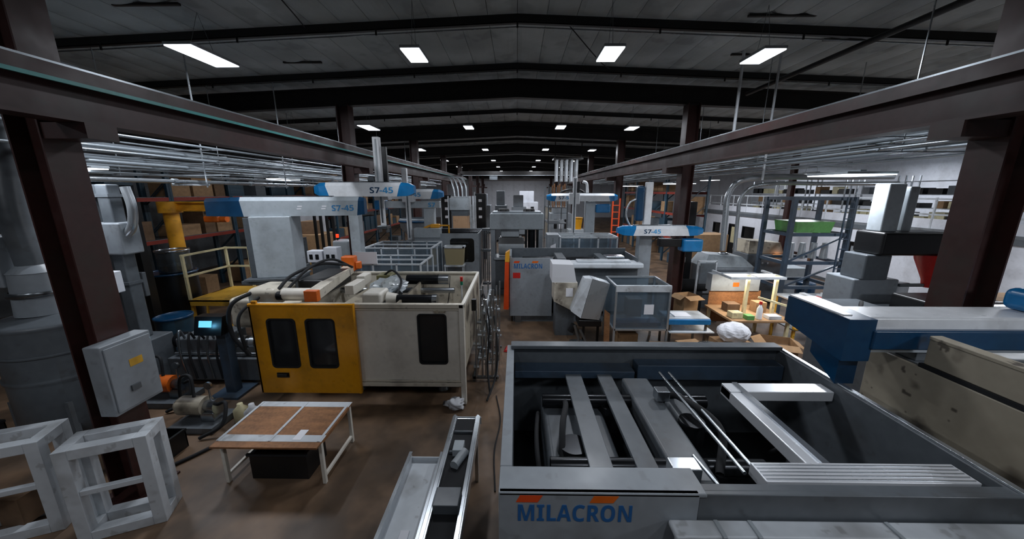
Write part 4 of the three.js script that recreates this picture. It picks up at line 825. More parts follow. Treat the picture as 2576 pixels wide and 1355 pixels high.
  part('base', bx(x0 + .05, x1 - .05, 0, .35, d0 + .08, d1 - .05), M.greyD, t);
  logo(t, .0, 1.97, d0, .7);
}
{ // middle machine
  const t = thing('moulding_machine', 'grey moulding machine with blue lettering, red sticker and orange side guard', 'machine', [1.8, 0, 11.6]);
  const x0 = -.22, x1 = 3.85, d0 = 10.9, d1 = 12.35, y = 2.16;
  part('front_panel', bx(x0, 1.15, .22, y, d0, d0 + .04, .01), M.grey, t);
  part('left_panel', bx(x0 - .02, x0 + .05, .22, y + .06, d0 + .04, d1, .01), M.grey, t);
  part('rear_panel', bx(x0, x1, .3, y + .1, d1 - .05, d1, .01), M.greyD, t);
  part('right_panel', bx(x1 - .05, x1, .3, y, d0, d1 - .05, .01), M.greyD, t);
  part('door_panel', bx(1.2, x1 - .05, .4, y - .2, d0 - .02, d0 + .02, .01), M.greyD, t);
  part('top_cover', [bx(1.7, 3.95, y - .3, y - .12, d0 - .25, d0 + .35, .06), bx(1.9, 3.6, y - .12, y - .06, d0 - .1, d0 + .2, .02)], M.frameW, t);
  part('inner_floor', bx(x0 + .05, x1 - .05, 1.5, 1.54, d0 + .04, d1 - .05), M.oil, t);
  for (const d of [11.3, 11.9]) part('tie_bar', rod([.2, 1.95, d], [3.6, 1.95, d], .07, .07, 18), M.oil, t);
  part('platen', [bx(1.3, 1.6, 1.54, 2.12, 11.1, 12.2, .03), bx(2.7, 2.95, 1.54, 2.1, 11.1, 12.2, .03)], M.greyD, t);
  part('cross_bar', [bx(2.9, 3.5, 2.1, 2.16, 11.2, 11.6, .01)], M.steel, t);
  part('sticker', bx(-.12, .12, 1.5, 1.68, d0 - .003, d0, 0), M.red, t, { label: 'red warning sticker' });
  const g = part('side_guard', hexa([[-.42, .5, 10.75], [-.26, .5, 10.72], [-.24, 2.3, 10.72], [-.36, 2.3, 10.75]], [[-.42, .5, 11.0], [-.24, .5, 11.0], [-.24, 2.3, 11.0], [-.34, 2.3, 11.0]]), M.orangeRed, t, { label: 'orange red side guard' });
  part('guard_tip', hexa([[-.37, 2.06, 10.74], [-.23, 2.06, 10.71], [-.22, 2.42, 10.71], [-.35, 2.34, 10.74]], [[-.37, 2.06, 11.01], [-.23, 2.06, 11.01], [-.22, 2.42, 11.01], [-.35, 2.34, 11.01]]), M.jib, g);
  part('base', bx(x0 + .1, x1 - .1, 0, .3, d0 + .1, d1 - .1), M.greyD, t);
  part('foot', bx(-.05, .15, 0, .22, d0 + .02, d0 + .1), M.steelM, t);
  logo(t, -.1, 1.82, d0, .8);
}
{ // injection unit covers and chute in front of the middle machine
  const t = thing('parts_separator', 'parts separator with a pale hood, cream body and tilted steel chute', 'separator', [1.5, 0, 9.9]);
  part('hood', hexa([[1.02, 1.66, 9.75], [1.72, 1.66, 9.75], [1.62, 2.18, 9.75], [1.02, 2.2, 9.75]], [[1.02, 1.66, 10.5], [1.72, 1.66, 10.5], [1.62, 2.18, 10.5], [1.02, 2.2, 10.5]]), M.tarp, t);
  part('body', [hexa([[1.08, 1.1, 9.72], [1.75, .75, 9.72], [1.75, 1.66, 9.72], [1.08, 1.66, 9.72]], [[1.08, 1.1, 10.4], [1.75, .75, 10.4], [1.75, 1.66, 10.4], [1.08, 1.66, 10.4]])], M.beige, t);
  part('label_plate', bx(1.42, 1.62, 1.25, 1.5, 9.71, 9.72), M.paper, t);
  part('stand', [bx(1.15, 1.7, 0, 1.0, 9.85, 10.4)], M.greyD, t);
  const f = [[1.55, .86, 9.1], [2.1, .82, 9.1], [2.42, 1.72, 9.1], [1.95, 1.92, 9.1]];
  part('tilted_chute', [hexa([[1.78, .8, 9.15], [2.28, .75, 9.15], [2.52, 1.78, 9.15], [2.05, 1.92, 9.15]], [[1.78, .8, 9.55], [2.28, .75, 9.55], [2.52, 1.78, 9.55], [2.05, 1.92, 9.55]])], M.galv, t);
  part('chute_side', hexa([[1.52, .95, 9.3], [1.77, .8, 9.15], [2.04, 1.92, 9.15], [1.86, 1.9, 9.3]], [[1.52, .95, 9.6], [1.77, .8, 9.55], [2.04, 1.92, 9.55], [1.86, 1.9, 9.6]]), M.frameW, t);
  part('chute_leg', [bar([1.9, 0, 9.35], [1.9, .82, 9.35], .06), bar([2.3, 0, 9.35], [2.3, .8, 9.35], .06)], M.black, t);
  part('drive', [bx(1.72, 2.35, .55, .74, 9.15, 9.7, .03), rod([1.6, .6, 9.2], [1.5, .4, 9.2], .09, .09, 16)], M.black, t);
  part('linkage', [bar([1.6, .62, 9.1], [1.75, .12, 9.05], .06), bar([1.75, .5, 9.1], [1.95, .1, 9.0], .05), bx(1.5, 1.9, 0, .12, 8.95, 9.3, .02)], M.steelM, t);
}
single('plywood_sheet', hexa([[2.38, 0, 8.9], [2.53, 0, 8.9], [2.53, .98, 9.02], [2.38, 1.1, 9.02]], [[2.38, 0, 8.93], [2.53, 0, 8.93], [2.53, .98, 9.05], [2.38, 1.1, 9.05]]), M.wood, 'narrow brown board leaning between chute and clear cabinet', 'board');
{ // clear sided station
  const t = cage('steel framed station with smoky clear panels and a white rail on legs', 2.6, 4.0, .62, 1.8, 8.8, 9.9, 1, 1, { m: M.galv, pm: M.acrylic, b: .05 });
  part('front_header', bx(2.58, 4.02, 1.66, 1.84, 8.77, 8.83, .01), M.frameW, t);
  part('shelf', bx(2.62, 3.98, .6, .64, 8.82, 9.88), M.galv, t);
  part('blue_tray', bx(2.7, 3.9, .66, .76, 8.95, 9.3, .02), M.blueD, t);
  part('inner_box', bx(3.1, 3.5, .78, 1.3, 9.35, 9.7, .02), M.greyD, t);
  part('notice', bx(3.35, 3.6, 1.05, 1.32, 8.785, 8.79), M.paper, t);
  part('lamp_bar', rod([3.15, 1.62, 9.2], [3.5, 1.62, 9.2], .03), M.steel, t);
}
{ const t = thing('roller_table', 'low blue sided roller table beside the clear station', 'conveyor', [4.7, 0, 9.2]);
  for (const d of [8.9, 9.6]) part('side_beam', bx(4.08, 5.2, .72, .86, d, d + .05, .01), M.blue, t);
  part('top', bx(4.08, 5.2, .84, .88, 8.95, 9.6), M.frameW, t); part('under_shelf', bx(4.1, 5.3, .5, .53, 8.85, 9.6), M.frameW, t);
  for (const x of [4.15, 5.1]) for (const d of [8.95, 9.55]) part('leg', bar([x, 0, d], [x, .72, d], .05), M.steelM, t);
  single('paper_stack', bx(4.3, 4.75, .88, .91, 9.05, 9.4), M.paper, 'stack of white paper on the blue sided table', 'paper'); }
{ // S7-55 robot
  const t = thing('beam_robot', 'white traverse robot lettered S7-55 with blue pointed ends', 'robot', [0, 0, 0]);
  robotBeam(t, 2.95, .32, .4, { word: ['S7', '-55'], wordX: -1.0, cap: .38, skew: .1 });
  robotArm(t, -.35, .95, -1.75, -.26, .15, true);
  part('rear_mast', hose([[.25, -.5, .2], [.25, .5, .2], [.2, .75, .2], [.05, .8, .2]], .06), M.robot, t);
  part('drive_housing', bx(.6, 1.2, -.48, -.12, -.1, .3, .06), M.blue, t);
  part('cable_chain', hose([[-.9, .34, .1], [-.6, .46, .1], [-.1, .46, .1], [.1, .36, .1]], .05), M.black, t);
  part('support_column', bx(.2, .6, -3.4, -.02, .05, .4, .02), M.robotGrey, t);
  place(t, 2.72, 3.82, 15, 0);
}
cage('white framed clear guard cage below the S7-55 robot', 1.65, 3.8, 1.6, 2.52, 13.2, 14.5, 3, 2, { m: M.frameW, mid: 1, b: .06 });
single('paper_note', hexa([[1.28, 1.75, 13.15], [1.48, 1.75, 13.15], [1.48, 2.3, 13.15], [1.28, 2.2, 13.15]], [[1.28, 1.75, 13.17], [1.48, 1.75, 13.17], [1.48, 2.3, 13.17], [1.28, 2.2, 13.17]]), M.paper, 'white paper sheet taped to the grey panel beside the white framed cage', 'paper');
{ const t = thing('grey_cabinet', 'pale grey panel cabinet between the portal press and white framed cage', 'cabinet', [1.35, 0, 13.6]); part('body', bx(1.15, 1.6, 0, 2.62, 13.2, 14.0, .02), M.grey, t); part('door_gap', bx(1.37, 1.38, .1, 2.5, 13.19, 13.2), M.greyD, t); part('handle', bx(1.4, 1.43, 1.4, 1.55, 13.18, 13.2), M.black, t); }
{ // robot J
  const t = thing('beam_robot', 'white traverse robot with blue ends and a blue backed vertical arm', 'robot', [0, 0, 0]);
  robotBeam(t, 2.62, .3, .42, { cap: .5, skew: .1, word: ['S7', '-45'], wordX: -.55 });
  part('arm_cover', bx(-.72, -.48, .42, 1.5, .1, .3, .06), M.blueD, t);
  part('vertical_arm', bx(-.46, -.24, .05, 1.62, .1, .28, .03), M.robot, t);
  part('drive_housing', bx(.68, 1.3, -.5, -.1, -.25, .15, .06), M.blue, t);
  part('drive_arm', bx(.0, .68, -.35, -.1, -.15, .1, .02), M.black, t);
  part('support_column', bx(-.55, -.15, -2.85, -.02, .1, .45, .02), M.grey, t);
  part('hose', hose([[-.75, .1, .2], [-1.0, .6, .2], [-.9, 1.0, .2], [-.7, 1.1, .2]], .03), M.galv, t);
  place(t, 4.45, 2.88, 11.0, 0);
}

// ---------------------------------------------------------------- near right: worn beige machine, blue and white robot
{
  const t = thing('moulding_machine', 'worn beige moulding machine with a stepped top under the blue fronted robot beam', 'machine', [4.8, 0, 2.4]);
  const x0 = 4.05, d0 = .6, d1 = 3.78;
  part('side_panel', [bx(x0, x0 + .04, .3, 2.48, d0, d1, .01)], M.beigeOld, t);
  part('panel_joint', bx(x0 + .01, x0 + .05, 2.48, 2.52, d0, 3.3), M.rubber, t);
  part('upper_panel', [bx(x0 + .03, x0 + .08, 2.52, 2.78, d0, 3.28, .01)], M.beigeOld, t);
  part('top_rail', bx(x0 + .02, x0 + .14, 2.78, 2.82, d0, 3.28, .01), M.beigeOld, t);
  part('top_cover', bx(x0 + .12, 6.2, 2.42, 2.46, d0, d1), M.greyD, t);
  part('rear_panel', bx(x0 + .04, 6.2, .3, 2.3, d1 - .04, d1, .01), M.beigeOld, t);
  part('foot_rail', [bx(x0 - .25, x0, .9, .96, d0, d1, .01), bx(x0 - .25, x0 - .2, .0, .9, d1 - .1, d1 - .04), bx(x0 - .25, x0 - .2, 0, .9, 1.4, 1.46)], M.alu, t);
  part('base', bx(x0 + .1, 6.1, 0, .3, d0, d1 - .05), M.greyD, t);
  part('clamp', [bx(x0 - .08, x0, 1.2, 1.5, 3.3, 3.55, .02), bx(x0 - .1, x0, 1.7, 1.85, 3.1, 3.6, .02)], M.galv, t);
}
{
  const t = thing('beam_robot', 'big robot beam with white top, blue front and end housing in painted shade', 'robot', [4.8, 2.6, 3.6]);
  part('beam', bx(3.6, 6.6, 2.72, 2.96, 3.4, 3.78, .03), M.robot, t);
  part('front_cover', bx(3.6, 6.6, 2.63, 2.84, 3.34, 3.41, .02), M.blueD, t, { label: 'blue front cover with shade in its colour' });  // front painted in the darker blue to imitate shade
  part('under_rail', bx(3.62, 6.6, 2.6, 2.64, 3.36, 3.76), M.galv, t);
  const e = part('end_housing', hexa([[3.34, 2.5, 3.36], [3.62, 2.5, 3.36], [3.62, 2.95, 3.36], [3.34, 2.95, 3.36]], [[3.3, 2.66, 4.12], [3.62, 2.66, 4.12], [3.62, 2.97, 4.12], [3.3, 2.97, 4.12]]), M.blueD, t, { label: 'blue end housing with shade in its colour' });  // same blue as the robot caps, darkened in colour for shade
  part('top_strip', bx(3.31, 3.4, 2.97, 2.99, 3.4, 4.12, .005), M.robot, e);
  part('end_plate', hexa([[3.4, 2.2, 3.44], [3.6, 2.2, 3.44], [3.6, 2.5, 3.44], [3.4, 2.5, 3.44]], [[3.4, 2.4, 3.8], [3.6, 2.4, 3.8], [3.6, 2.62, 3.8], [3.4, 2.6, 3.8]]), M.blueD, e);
  part('bracket', [bx(4.2, 4.6, 2.46, 2.6, 3.45, 3.7, .01)], M.greyD, t);
  part('motor_cover', [bx(5.3, 6.3, 2.96, 3.2, 3.42, 3.76, .08)], M.blue, t);
}
{
  const t = thing('moulding_machine', 'dark moulding machine with a flat grey bed behind the blue fronted robot beam', 'machine', [6.6, 0, 5.6]);
  part('bed_top', bx(5.85, 6.7, 2.05, 2.15, 5.2, 6.7, .02), M.greyD, t);
  part('body', bx(5.85, 8.2, .2, 2.05, 5.3, 6.7, .03), M.greyD, t);
  part('barrel', [rod([6.7, 2.25, 5.45], [8.3, 2.25, 5.45], .2, .2, 22)], M.oil, t);
  part('barrel_guard', [bx(6.9, 8.2, 2.05, 2.4, 5.7, 6.3, .04)], M.black, t);
  part('hose', [hose([[6.4, 2.15, 5.4], [6.7, 2.5, 5.3], [7.2, 2.4, 5.3], [7.7, 2.1, 5.4]], .035), hose([[5.6, 2.15, 5.5], [5.8, 2.3, 5.7], [6.1, 2.3, 6.0], [6.4, 2.14, 6.3]], .03)], M.rubber, t);
  part('base', bx(5.9, 8.1, 0, .2, 5.35, 6.65), M.black, t);
}
{
  const t = thing('dosing_tower', 'tall grey dosing tower with black motor and red funnel beside the near right column', 'tower', [6.3, 0, 7.1]);
  part('cabinet', bx(6.0, 6.9, 0, 2.5, 6.75, 7.4, .03), M.grey, t);
  part('neck', bx(6.1, 6.6, 2.5, 3.0, 6.7, 7.2, .03), M.greyD, t);
  part('motor', [bx(6.25, 7.5, 3.0, 3.45, 6.6, 7.2, .05), rod([7.4, 3.2, 6.9], [7.9, 3.2, 6.9], .22, .2, 22)], M.black, t);
  part('vertical_arm', bx(6.3, 6.62, 3.45, 4.35, 6.75, 7.05, .02), M.robotGrey, t);
  part('arm_plate', [bx(6.75, 6.93, 3.45, 4.3, 6.8, 7.0, .02)], M.greyL, t);
  part('red_funnel', lathe(7.45, 0, 6.75, [[.08, 2.35], [.1, 2.5], [.26, 2.9], [.28, 3.0]], 26), M.red, t, { label: 'red funnel' });
  part('funnel_arm', bx(6.9, 7.4, 2.36, 2.42, 6.72, 6.78), M.steelM, t);
  part('air_tank', [rod([7.05, 2.0, 6.85], [7.05, 2.42, 6.85], .12, .12, 18)], M.tarp, t);
  t.position.x += .72; t.position.z -= .1;
}
single('stock_crate', [bx(8.85, 10.3, 1.98, 2.2, 6.05, 7.0, .01)], M.card, 'flat carton lying on the dark rack by the office side', 'carton');
{ const t = thing('low_rack', 'dark steel rack carrying flat cartons near the white offices', 'rack', [9.6, 0, 6.6]); for (const x of [8.75, 10.5]) for (const d of [5.95, 7.1]) part('post', bar([x, 0, d], [x, 2.0, d], .07), M.black, t); for (const y of [.8, 1.97]) part('shelf_board', bx(8.7, 10.55, y - .05, y, 5.9, 7.15), M.greyD, t); }
single('stock_crate', bx(9.0, 10.2, .8, 1.3, 6.1, 7.0, .01), M.cardD, 'brown carton on the lower shelf of the dark steel rack', 'carton');

// ---------------------------------------------------------------- right side bay: tower frame, oven, grey machines, workplace
{
  const t = thing('steel_tower', 'dark blue steel frame tower carrying a green bin', 'tower', [9.4, 0, 11.5]);
  const x0 = 8.5, x1 = 10.3, d0 = 11.0, d1 = 12.2;
  for (const x of [x0, x1]) for (const d of [d0, d1]) part('post', bx(x - .06, x + .06, 0, 4.05, d - .06, d + .06), M.towerBlue, t);
  for (const y of [1.2, 2.0, 2.9, 4.0]) { for (const d of [d0, d1]) part('cross_beam', bx(x0, x1, y - .05, y + .05, d - .04, d + .04), M.towerBlue, t); for (const x of [x0, x1]) part('side_beam', bx(x - .04, x + .04, y - .05, y + .05, d0, d1), M.towerBlue, t); }
  for (const [a, b] of [[1.2, 2.0], [2.0, 2.9]]) part('brace', bar([x0, a, d0], [x1, b, d0], .05), M.towerBlue, t);
  for (let k = 0; k < 4; k++) part('blower', [rod([x0 + .35 + k * .36, 2.1, 11.3], [x0 + .35 + k * .36, 2.6, 11.3], .11, .08, 16)], M.galv, t);
  part('ladder', [9.95, 10.2].map(x => bar([x, .0, 10.85], [x, 4.05, 10.85], .035)).concat([...Array(12).keys()].map(i => bar([9.95, .3 + i * .31, 10.85], [10.2, .3 + i * .31, 10.85], .025))), M.towerBlue, t);
  single('green_bin', [hexa([[8.7, 2.96, 11.0], [9.75, 2.96, 11.0], [9.8, 3.3, 10.95], [8.65, 3.3, 10.95]], [[8.7, 2.96, 11.9], [9.75, 2.96, 11.9], [9.8, 3.3, 11.95], [8.65, 3.3, 11.95]])], M.green, 'green metal bin sitting in the dark blue frame tower', 'bin');
}
{
  const t = thing('lathe_machine', 'grey brown machine with rounded hood and glowing orange display', 'machine', [9.3, 0, 13.4]);
  part('body', bx(8.65, 9.95, .1, 1.95, 13.0, 14.0, .05), M.greyD, t);
  part('hood', hexa([[8.65, 1.95, 13.0], [9.95, 1.95, 13.0], [9.85, 2.35, 13.1], [8.7, 2.42, 13.1]], [[8.65, 1.95, 14], [9.95, 1.95, 14], [9.85, 2.35, 14], [8.7, 2.42, 14]]), M.beigeOld, t);
  part('display', bx(9.55, 9.85, 1.82, 1.92, 12.99, 13.0), GL.amber, t, { label: 'glowing orange display' });
  for (let k = 0; k < 3; k++) part('control_knob', rod([9.0 + k * .2, 1.6, 12.97], [9.0 + k * .2, 1.6, 13.0], .04), M.steel, t);
  part('base', bx(8.7, 9.9, 0, .1, 13.05, 13.95), M.black, t);
  const L = new THREE.PointLight(0xff9a28, .1); L.position.set(.4, 1.87, .5); L.castShadow = true; t.add(L);
}
{
  const t = thing('granulator', 'wide grey granulator housing with a domed top behind the lit workplace', 'machine', [7.9, 0, 12.9]);
  part('housing', [bx(6.75, 8.55, .55, 1.55, 12.4, 13.5, .06)], M.grey, t);
  part('top_hood', hexa([[6.75, 1.55, 12.4], [8.55, 1.55, 12.4], [8.2, 1.9, 12.65], [7.0, 1.98, 12.65]], [[6.75, 1.55, 13.5], [8.55, 1.55, 13.5], [8.2, 1.9, 13.4], [7.0, 1.98, 13.4]]), M.greyL, t);
  part('ring', new THREE.TorusGeometry(.16, .03, 8, 20).rotateX(Math.PI / 2).translate(7.7, 1.97, -12.95), M.steel, t);
  part('vent', [0, 1, 2].map(i => bx(7.2, 8.3, 1.2 + i * .1, 1.24 + i * .1, 12.385, 12.4)), M.greyD, t);
  part('base', bx(6.85, 8.45, 0, .55, 12.5, 13.4), M.greyD, t);
  part('drive_roll', [rod([5.85, .95, 12.2], [6.75, .95, 12.2], .22, .22, 24), bx(5.9, 6.6, 0, .75, 12.05, 12.35)], M.rubber, t);
}
{ const t = thing('pallet_box', 'large brown pallet carton standing in front of the far office door', 'carton', [8.3, 0, 16]); part('box_body', bx(7.5, 9.4, .15, 2.35, 15.6, 16.6, .01), M.card, t); part('pallet', [bx(7.45, 9.45, .1, .15, 15.55, 16.65), bx(7.45, 7.6, 0, .1, 15.55, 16.65), bx(8.4, 8.55, 0, .1, 15.55, 16.65), bx(9.3, 9.45, 0, .1, 15.55, 16.65)], M.wood, t); }
{ const t = thing('equipment_rack', 'dark screen back in a pale rounded frame near the granulator', 'screen', [6.3, 0, 11.2]); part('panel', bx(5.95, 6.45, 1.25, 1.95, 11.15, 11.2, .03), M.greyD, t); part('frame', [bar([5.92, .05, 11.25], [5.92, 2.0, 11.25], .05), bar([6.5, .05, 11.25], [6.5, 2.0, 11.25], .05), bar([5.9, 2.0, 11.25], [6.52, 2.0, 11.25], .05)], M.frameW, t); part('foot', [bx(5.8, 6.6, 0, .05, 11.0, 11.5)], M.greyD, t); }
{ // lit inspection workplace
  const t = thing('inspection_bench', 'lit inspection bench with two lamp panels, cream posts and orange wood back', 'workbench', [6.6, 0, 10]);
  const x0 = 5.85, x1 = 7.3, d0 = 9.5, d1 = 10.3;
  part('bench_top', bx(x0 - .1, x1 + .1, .78, .84, 8.9, d1, .01), M.card, t);
  part('wood_back', bx(x0, x1 + .1, .3, 1.28, d1, d1 + .03), M.wood, t);
  part('cabinet_back', bx(x0, x1, 1.28, 1.8, d1 - .05, d1 + .25, .01), M.grey, t);
  part('red_label', bx(6.5, 6.75, 1.68, 1.76, d1 - .056, d1 - .05), M.red, t); part('orange_label', bx(6.5, 6.68, 1.42, 1.55, d1 - .056, d1 - .05), M.orange, t);
  for (const x of [6.42, 7.2]) part('post', bx(x - .04, x + .04, .84, 1.95, 9.45, 9.53), M.cream, t);
  part('canopy', [bx(x0, x1 + .05, 1.87, 1.93, 9.33, 9.39), bx(x0, x1 + .05, 1.87, 1.93, 9.78, 9.84), bx(x0 - .01, x0 + .04, 1.87, 1.93, 9.39, d1), bx(x1, x1 + .05, 1.87, 1.93, 9.39, d1), bx(6.56, 6.61, 1.87, 1.93, 9.39, 9.78)], M.frameW, t);
  for (const [a, b] of [[5.9, 6.55], [6.62, 7.28]]) {
    part('lamp_panel', bx(a, b, 1.9, 1.925, 9.4, 9.75), GL.warm, t, { label: 'glowing white lamp panel' });
    const L = new THREE.RectAreaLight(0xfff0dc, 15, b - a, .35); L.rotation.x = -Math.PI / 2; L.position.set((a + b) / 2 - 6.6, 1.885, 10 - 9.575); L.castShadow = true; t.add(L);
  }
  for (const x of [x0, x1]) for (const d of [8.98, d1 - .1]) part('leg', bar([x, 0, d], [x, .78, d], .07), M.cream, t);
  part('tilted_rail', bar([6.7, 1.35, 9.4], [7.35, 1.18, 9.1], .05), M.cream, t);
}
for (const [x, d, w, h, l, m, lab] of [[6.0, 9.2, .3, .16, .24, M.cream, 'cream parts tray on the lit bench'], [6.2, 9.75, .36, .24, .3, M.cardD, 'small dark carton at the back of the lit bench'], [6.95, 9.7, .3, .3, .28, M.card, 'small brown carton at the back of the lit bench'], [6.95, 9.1, .34, .1, .24, M.frameW, 'flat pale parts tray on the lit bench'], [6.28, 9.05, .2, .12, .2, M.green, 'small green box on the lit bench']]) single('parts_box', bx(x - w / 2, x + w / 2, .84, .84 + h, d - l / 2, d + l / 2, .01), m, lab, 'box');
function blob(r, sx, sy, sz, x, y, d, s) { const g = new THREE.IcosahedronGeometry(r, 5), p = g.attributes.position; for (let i = 0; i < p.count; i++) { const a = p.getX(i), b = p.getY(i), c = p.getZ(i); const k = 1 + s * (N1(a / r * 3 + 20, b / r * 3 + c / r * 2.4 + 20, 64) - .5) + s * .4 * (N2(a / r * 8 + 30, b / r * 7 + c / r * 6 + 30, 64) - .5); p.setXYZ(i, a * k * sx, Math.max(-r * .8, b * k) * sy, c * k * sz); } g.computeVertexNormals(); g.translate(x, y + r * .8 * sy, -d); return g; }
single('plastic_bag', blob(.34, 1.15, .75, .9, 5.35, .62, 8.15, .2), M.paper, 'bulging white plastic bag on the cartons in front of the lit bench', 'bag');
function carton(x, y, d, w, h, l, m, label, flaps = true, turn = 0) {
  const t = thing('carton', label, 'carton', [0, 0, 0]), k = .006;
  part('walls', [bx(-w / 2, w / 2, 0, k, -l / 2, l / 2), bx(-w / 2, -w / 2 + k, 0, h, -l / 2, l / 2), bx(w / 2 - k, w / 2, 0, h, -l / 2, l / 2), bx(-w / 2, w / 2, 0, h, -l / 2, -l / 2 + k), bx(-w / 2, w / 2, 0, h, l / 2 - k, l / 2)], m, t);
  if (flaps) { const f = (a, b) => part('flap', hexa(a, b), m, t), q = .3 * w, z = .1;
    f([[-w / 2 - q, h - z, -l / 2], [-w / 2, h, -l / 2], [-w / 2, h + k, -l / 2], [-w / 2 - q, h - z + k, -l / 2]], [[-w / 2 - q, h - z, l / 2], [-w / 2, h, l / 2], [-w / 2, h + k, l / 2], [-w / 2 - q, h - z + k, l / 2]]);
    f([[w / 2, h, -l / 2], [w / 2 + q, h - z, -l / 2], [w / 2 + q, h - z + k, -l / 2], [w / 2, h + k, -l / 2]], [[w / 2, h, l / 2], [w / 2 + q, h - z, l / 2], [w / 2 + q, h - z + k, l / 2], [w / 2, h + k, l / 2]]);
    f([[-w / 2, h - .06, -l / 2 - .25], [w / 2, h - .06, -l / 2 - .25], [w / 2, h + k - .06, -l / 2 - .25], [-w / 2, h + k - .06, -l / 2 - .25]], [[-w / 2, h, -l / 2], [w / 2, h, -l / 2], [w / 2, h + k, -l / 2], [-w / 2, h + k, -l / 2]]);
    part('contents', bx(-w / 2 + .01, w / 2 - .01, .01, h * .7, -l / 2 + .01, l / 2 - .01), M.cardD, t);
  } else part('lid', bx(-w / 2, w / 2, h - k, h, -l / 2, l / 2), m, t);
  t.position.set(x, y, -d); t.rotation.y = turn; return t;
}
carton(5.35, 0, 8.15, .8, .6, .65, M.card, 'closed brown carton carrying the bulging white bag', false, .1);
carton(6.48, 0, 8.15, .65, .62, .6, M.card, 'open brown carton with spread flaps in front of the lit bench', true, -.35);
carton(5.2, .0, 10.35, .5, 1.15, .45, M.card, 'tall open carton with folded flaps left of the lit bench', true, .25);
carton(4.45, 0, 8.3, .6, .45, .55, M.card, 'closed brown carton on the floor left of the black bin', false, .2);
carton(3.75, 0, 8.35, .62, .38, .5, M.cardD, 'closed carton under the clear sided station', false, -.1);
carton(3.05, 0, 9.2, .5, .42, .5, M.card, 'closed carton at the back under the clear sided station', false, .05);
carton(5.75, 0, 6.95, .55, .7, .5, M.cardD, 'dark brown carton near the blue robot end housing', false, .3);
{ const t = thing('waste_bin', 'black waste bin lined with a shiny black bag', 'bin', [4.5, 0, 7.55]); part('bin', lathe(4.5, 0, 7.55, [[0, 0], [.2, 0], [.26, .7], [.28, .72]], 24), M.black, t); part('liner', lathe(4.5, 0, 7.55, [[.2, .5], [.27, .72], [.31, .73], [.3, .6]], 17), plain(0x101113, .2), t); }
{ const t = thing('spray_bottle', 'white bottle with a red cap on the lit bench', 'bottle', [6.5, .84, 9.05]); part('body', lathe(6.55, .84, 9.05, [[0, 0], [.07, 0], [.075, .02], [.07, .3], [.03, .38], [.03, .42]], 20), M.paper, t); part('cap', rod([6.55, 1.26, 9.05], [6.55, 1.34, 9.05], .04, .035, 16), M.red, t); }
{ const t = thing('side_table', 'steel side table with yellow edge and red parts right of the lit bench', 'table', [8.1, 0, 9.3]);
  part('table_top', bx(7.5, 9.0, 1.28, 1.33, 9.0, 9.9, .01), M.galv, t); part('yellow_edge', bx(7.5, 9.0, .55, .6, 8.98, 9.04), M.safety, t); part('lower_shelf', bx(7.5, 9.0, .52, .55, 9.0, 9.9), M.greyD, t);
  for (const x of [7.55, 8.95]) for (const d of [9.05, 9.85]) part('leg', bar([x, 0, d], [x, 1.28, d], .06), M.safety, t);
  single('white_bucket', lathe(7.95, .55, 9.35, [[0, 0], [.17, 0], [.2, .42], [.21, .44], [.19, .44]], 24), M.paper, 'white bucket on the lower shelf of the side table', 'bucket');
  for (let k = 0; k < 6; k++) single('moulded_part', bx(7.65 + k * .2, 7.8 + k * .2, 1.33, 1.37 + .02 * (k % 3), 9.1 + .1 * (k % 2), 9.5 + .1 * (k % 3), .01), k % 3 ? M.frameW : M.red, k % 3 ? 'pale moulded part laid out on the steel side table' : 'red moulded part laid out on the steel side table', 'moulded part', 'parts on the side table'); }

// ---------------------------------------------------------------- racks and stock
function rack(x, d0, n, bay, levels, label, group, side, where) {
  for (let i = 0; i < n; i++) {
    const a = d0 + i * bay, t = thing('pallet_rack', label, 'pallet rack', [x, 0, a + bay / 2], group);
    for (const d of [a, a + bay - .1]) { for (const xx of [x - .5, x + .5]) part('upright', bx(xx - .05, xx + .05, 0, 5.0, d, d + .09), M.rackBlue, t); for (let y = .4; y < 4.6; y += 1.1) part('brace', bar([x - .5, y, d + .04], [x + .5, y + .9, d + .04], .03), M.rackBlue, t); }
    for (const y of levels) for (const xx of [x - .52, x + .52]) part('load_beam', bx(xx - .03, xx + .03, y - .13, y, a + .09, a + bay - .1), M.rackRed, t);
    for (const y of levels) { part('deck', bx(x - .5, x + .5, y, y + .02, a + .1, a + bay - .1), M.steelM, t); }
    for (const y of [0, ...levels]) { const lv = y === 0 ? 'on the floor under' : y === levels[0] ? 'on the lowest beams of' : y === levels[levels.length - 1] ? 'on the top beams of' : 'on the middle beams of'; let q = a + .18; while (q < a + bay - .7) { const w = rr(.5, 1.0), h = rr(.35, 1.0), k = rnd(); if (k < .62) single('stock_carton', bx(x - .42, x + .46, y + .02, y + .02 + h, q, q + w, .008), k < .24 ? M.card : k < .42 ? M.cardD : k < .54 ? M.rackBlue : M.greyD, (k < .24 ? 'brown carton' : k < .42 ? 'dark brown carton' : k < .54 ? 'dark blue crate' : 'grey crate') + ` ${lv} ${where}`, 'carton', 'stock ' + lv + ' ' + where); q += w + rr(.06, .25); } }
  }
}
rack(-13.4, 7.5, 6, 2.8, [2.5, 4.0], 'red beamed pallet rack standing along the left wall', 'left wall racks', -1, 'the racks along the left wall');
rack(9.6, 19, 4, 2.8, [1.6, 3.0, 4.2], 'red beamed pallet rack in the right rear bay', 'right rear racks', 1, 'the racks in the right rear bay');
rack(-10.8, 20, 4, 2.8, [1.6, 3.0, 4.2], 'red beamed pallet rack in the left rear bay behind the jib crane', 'left rear racks', -1, 'the racks in the left rear bay');
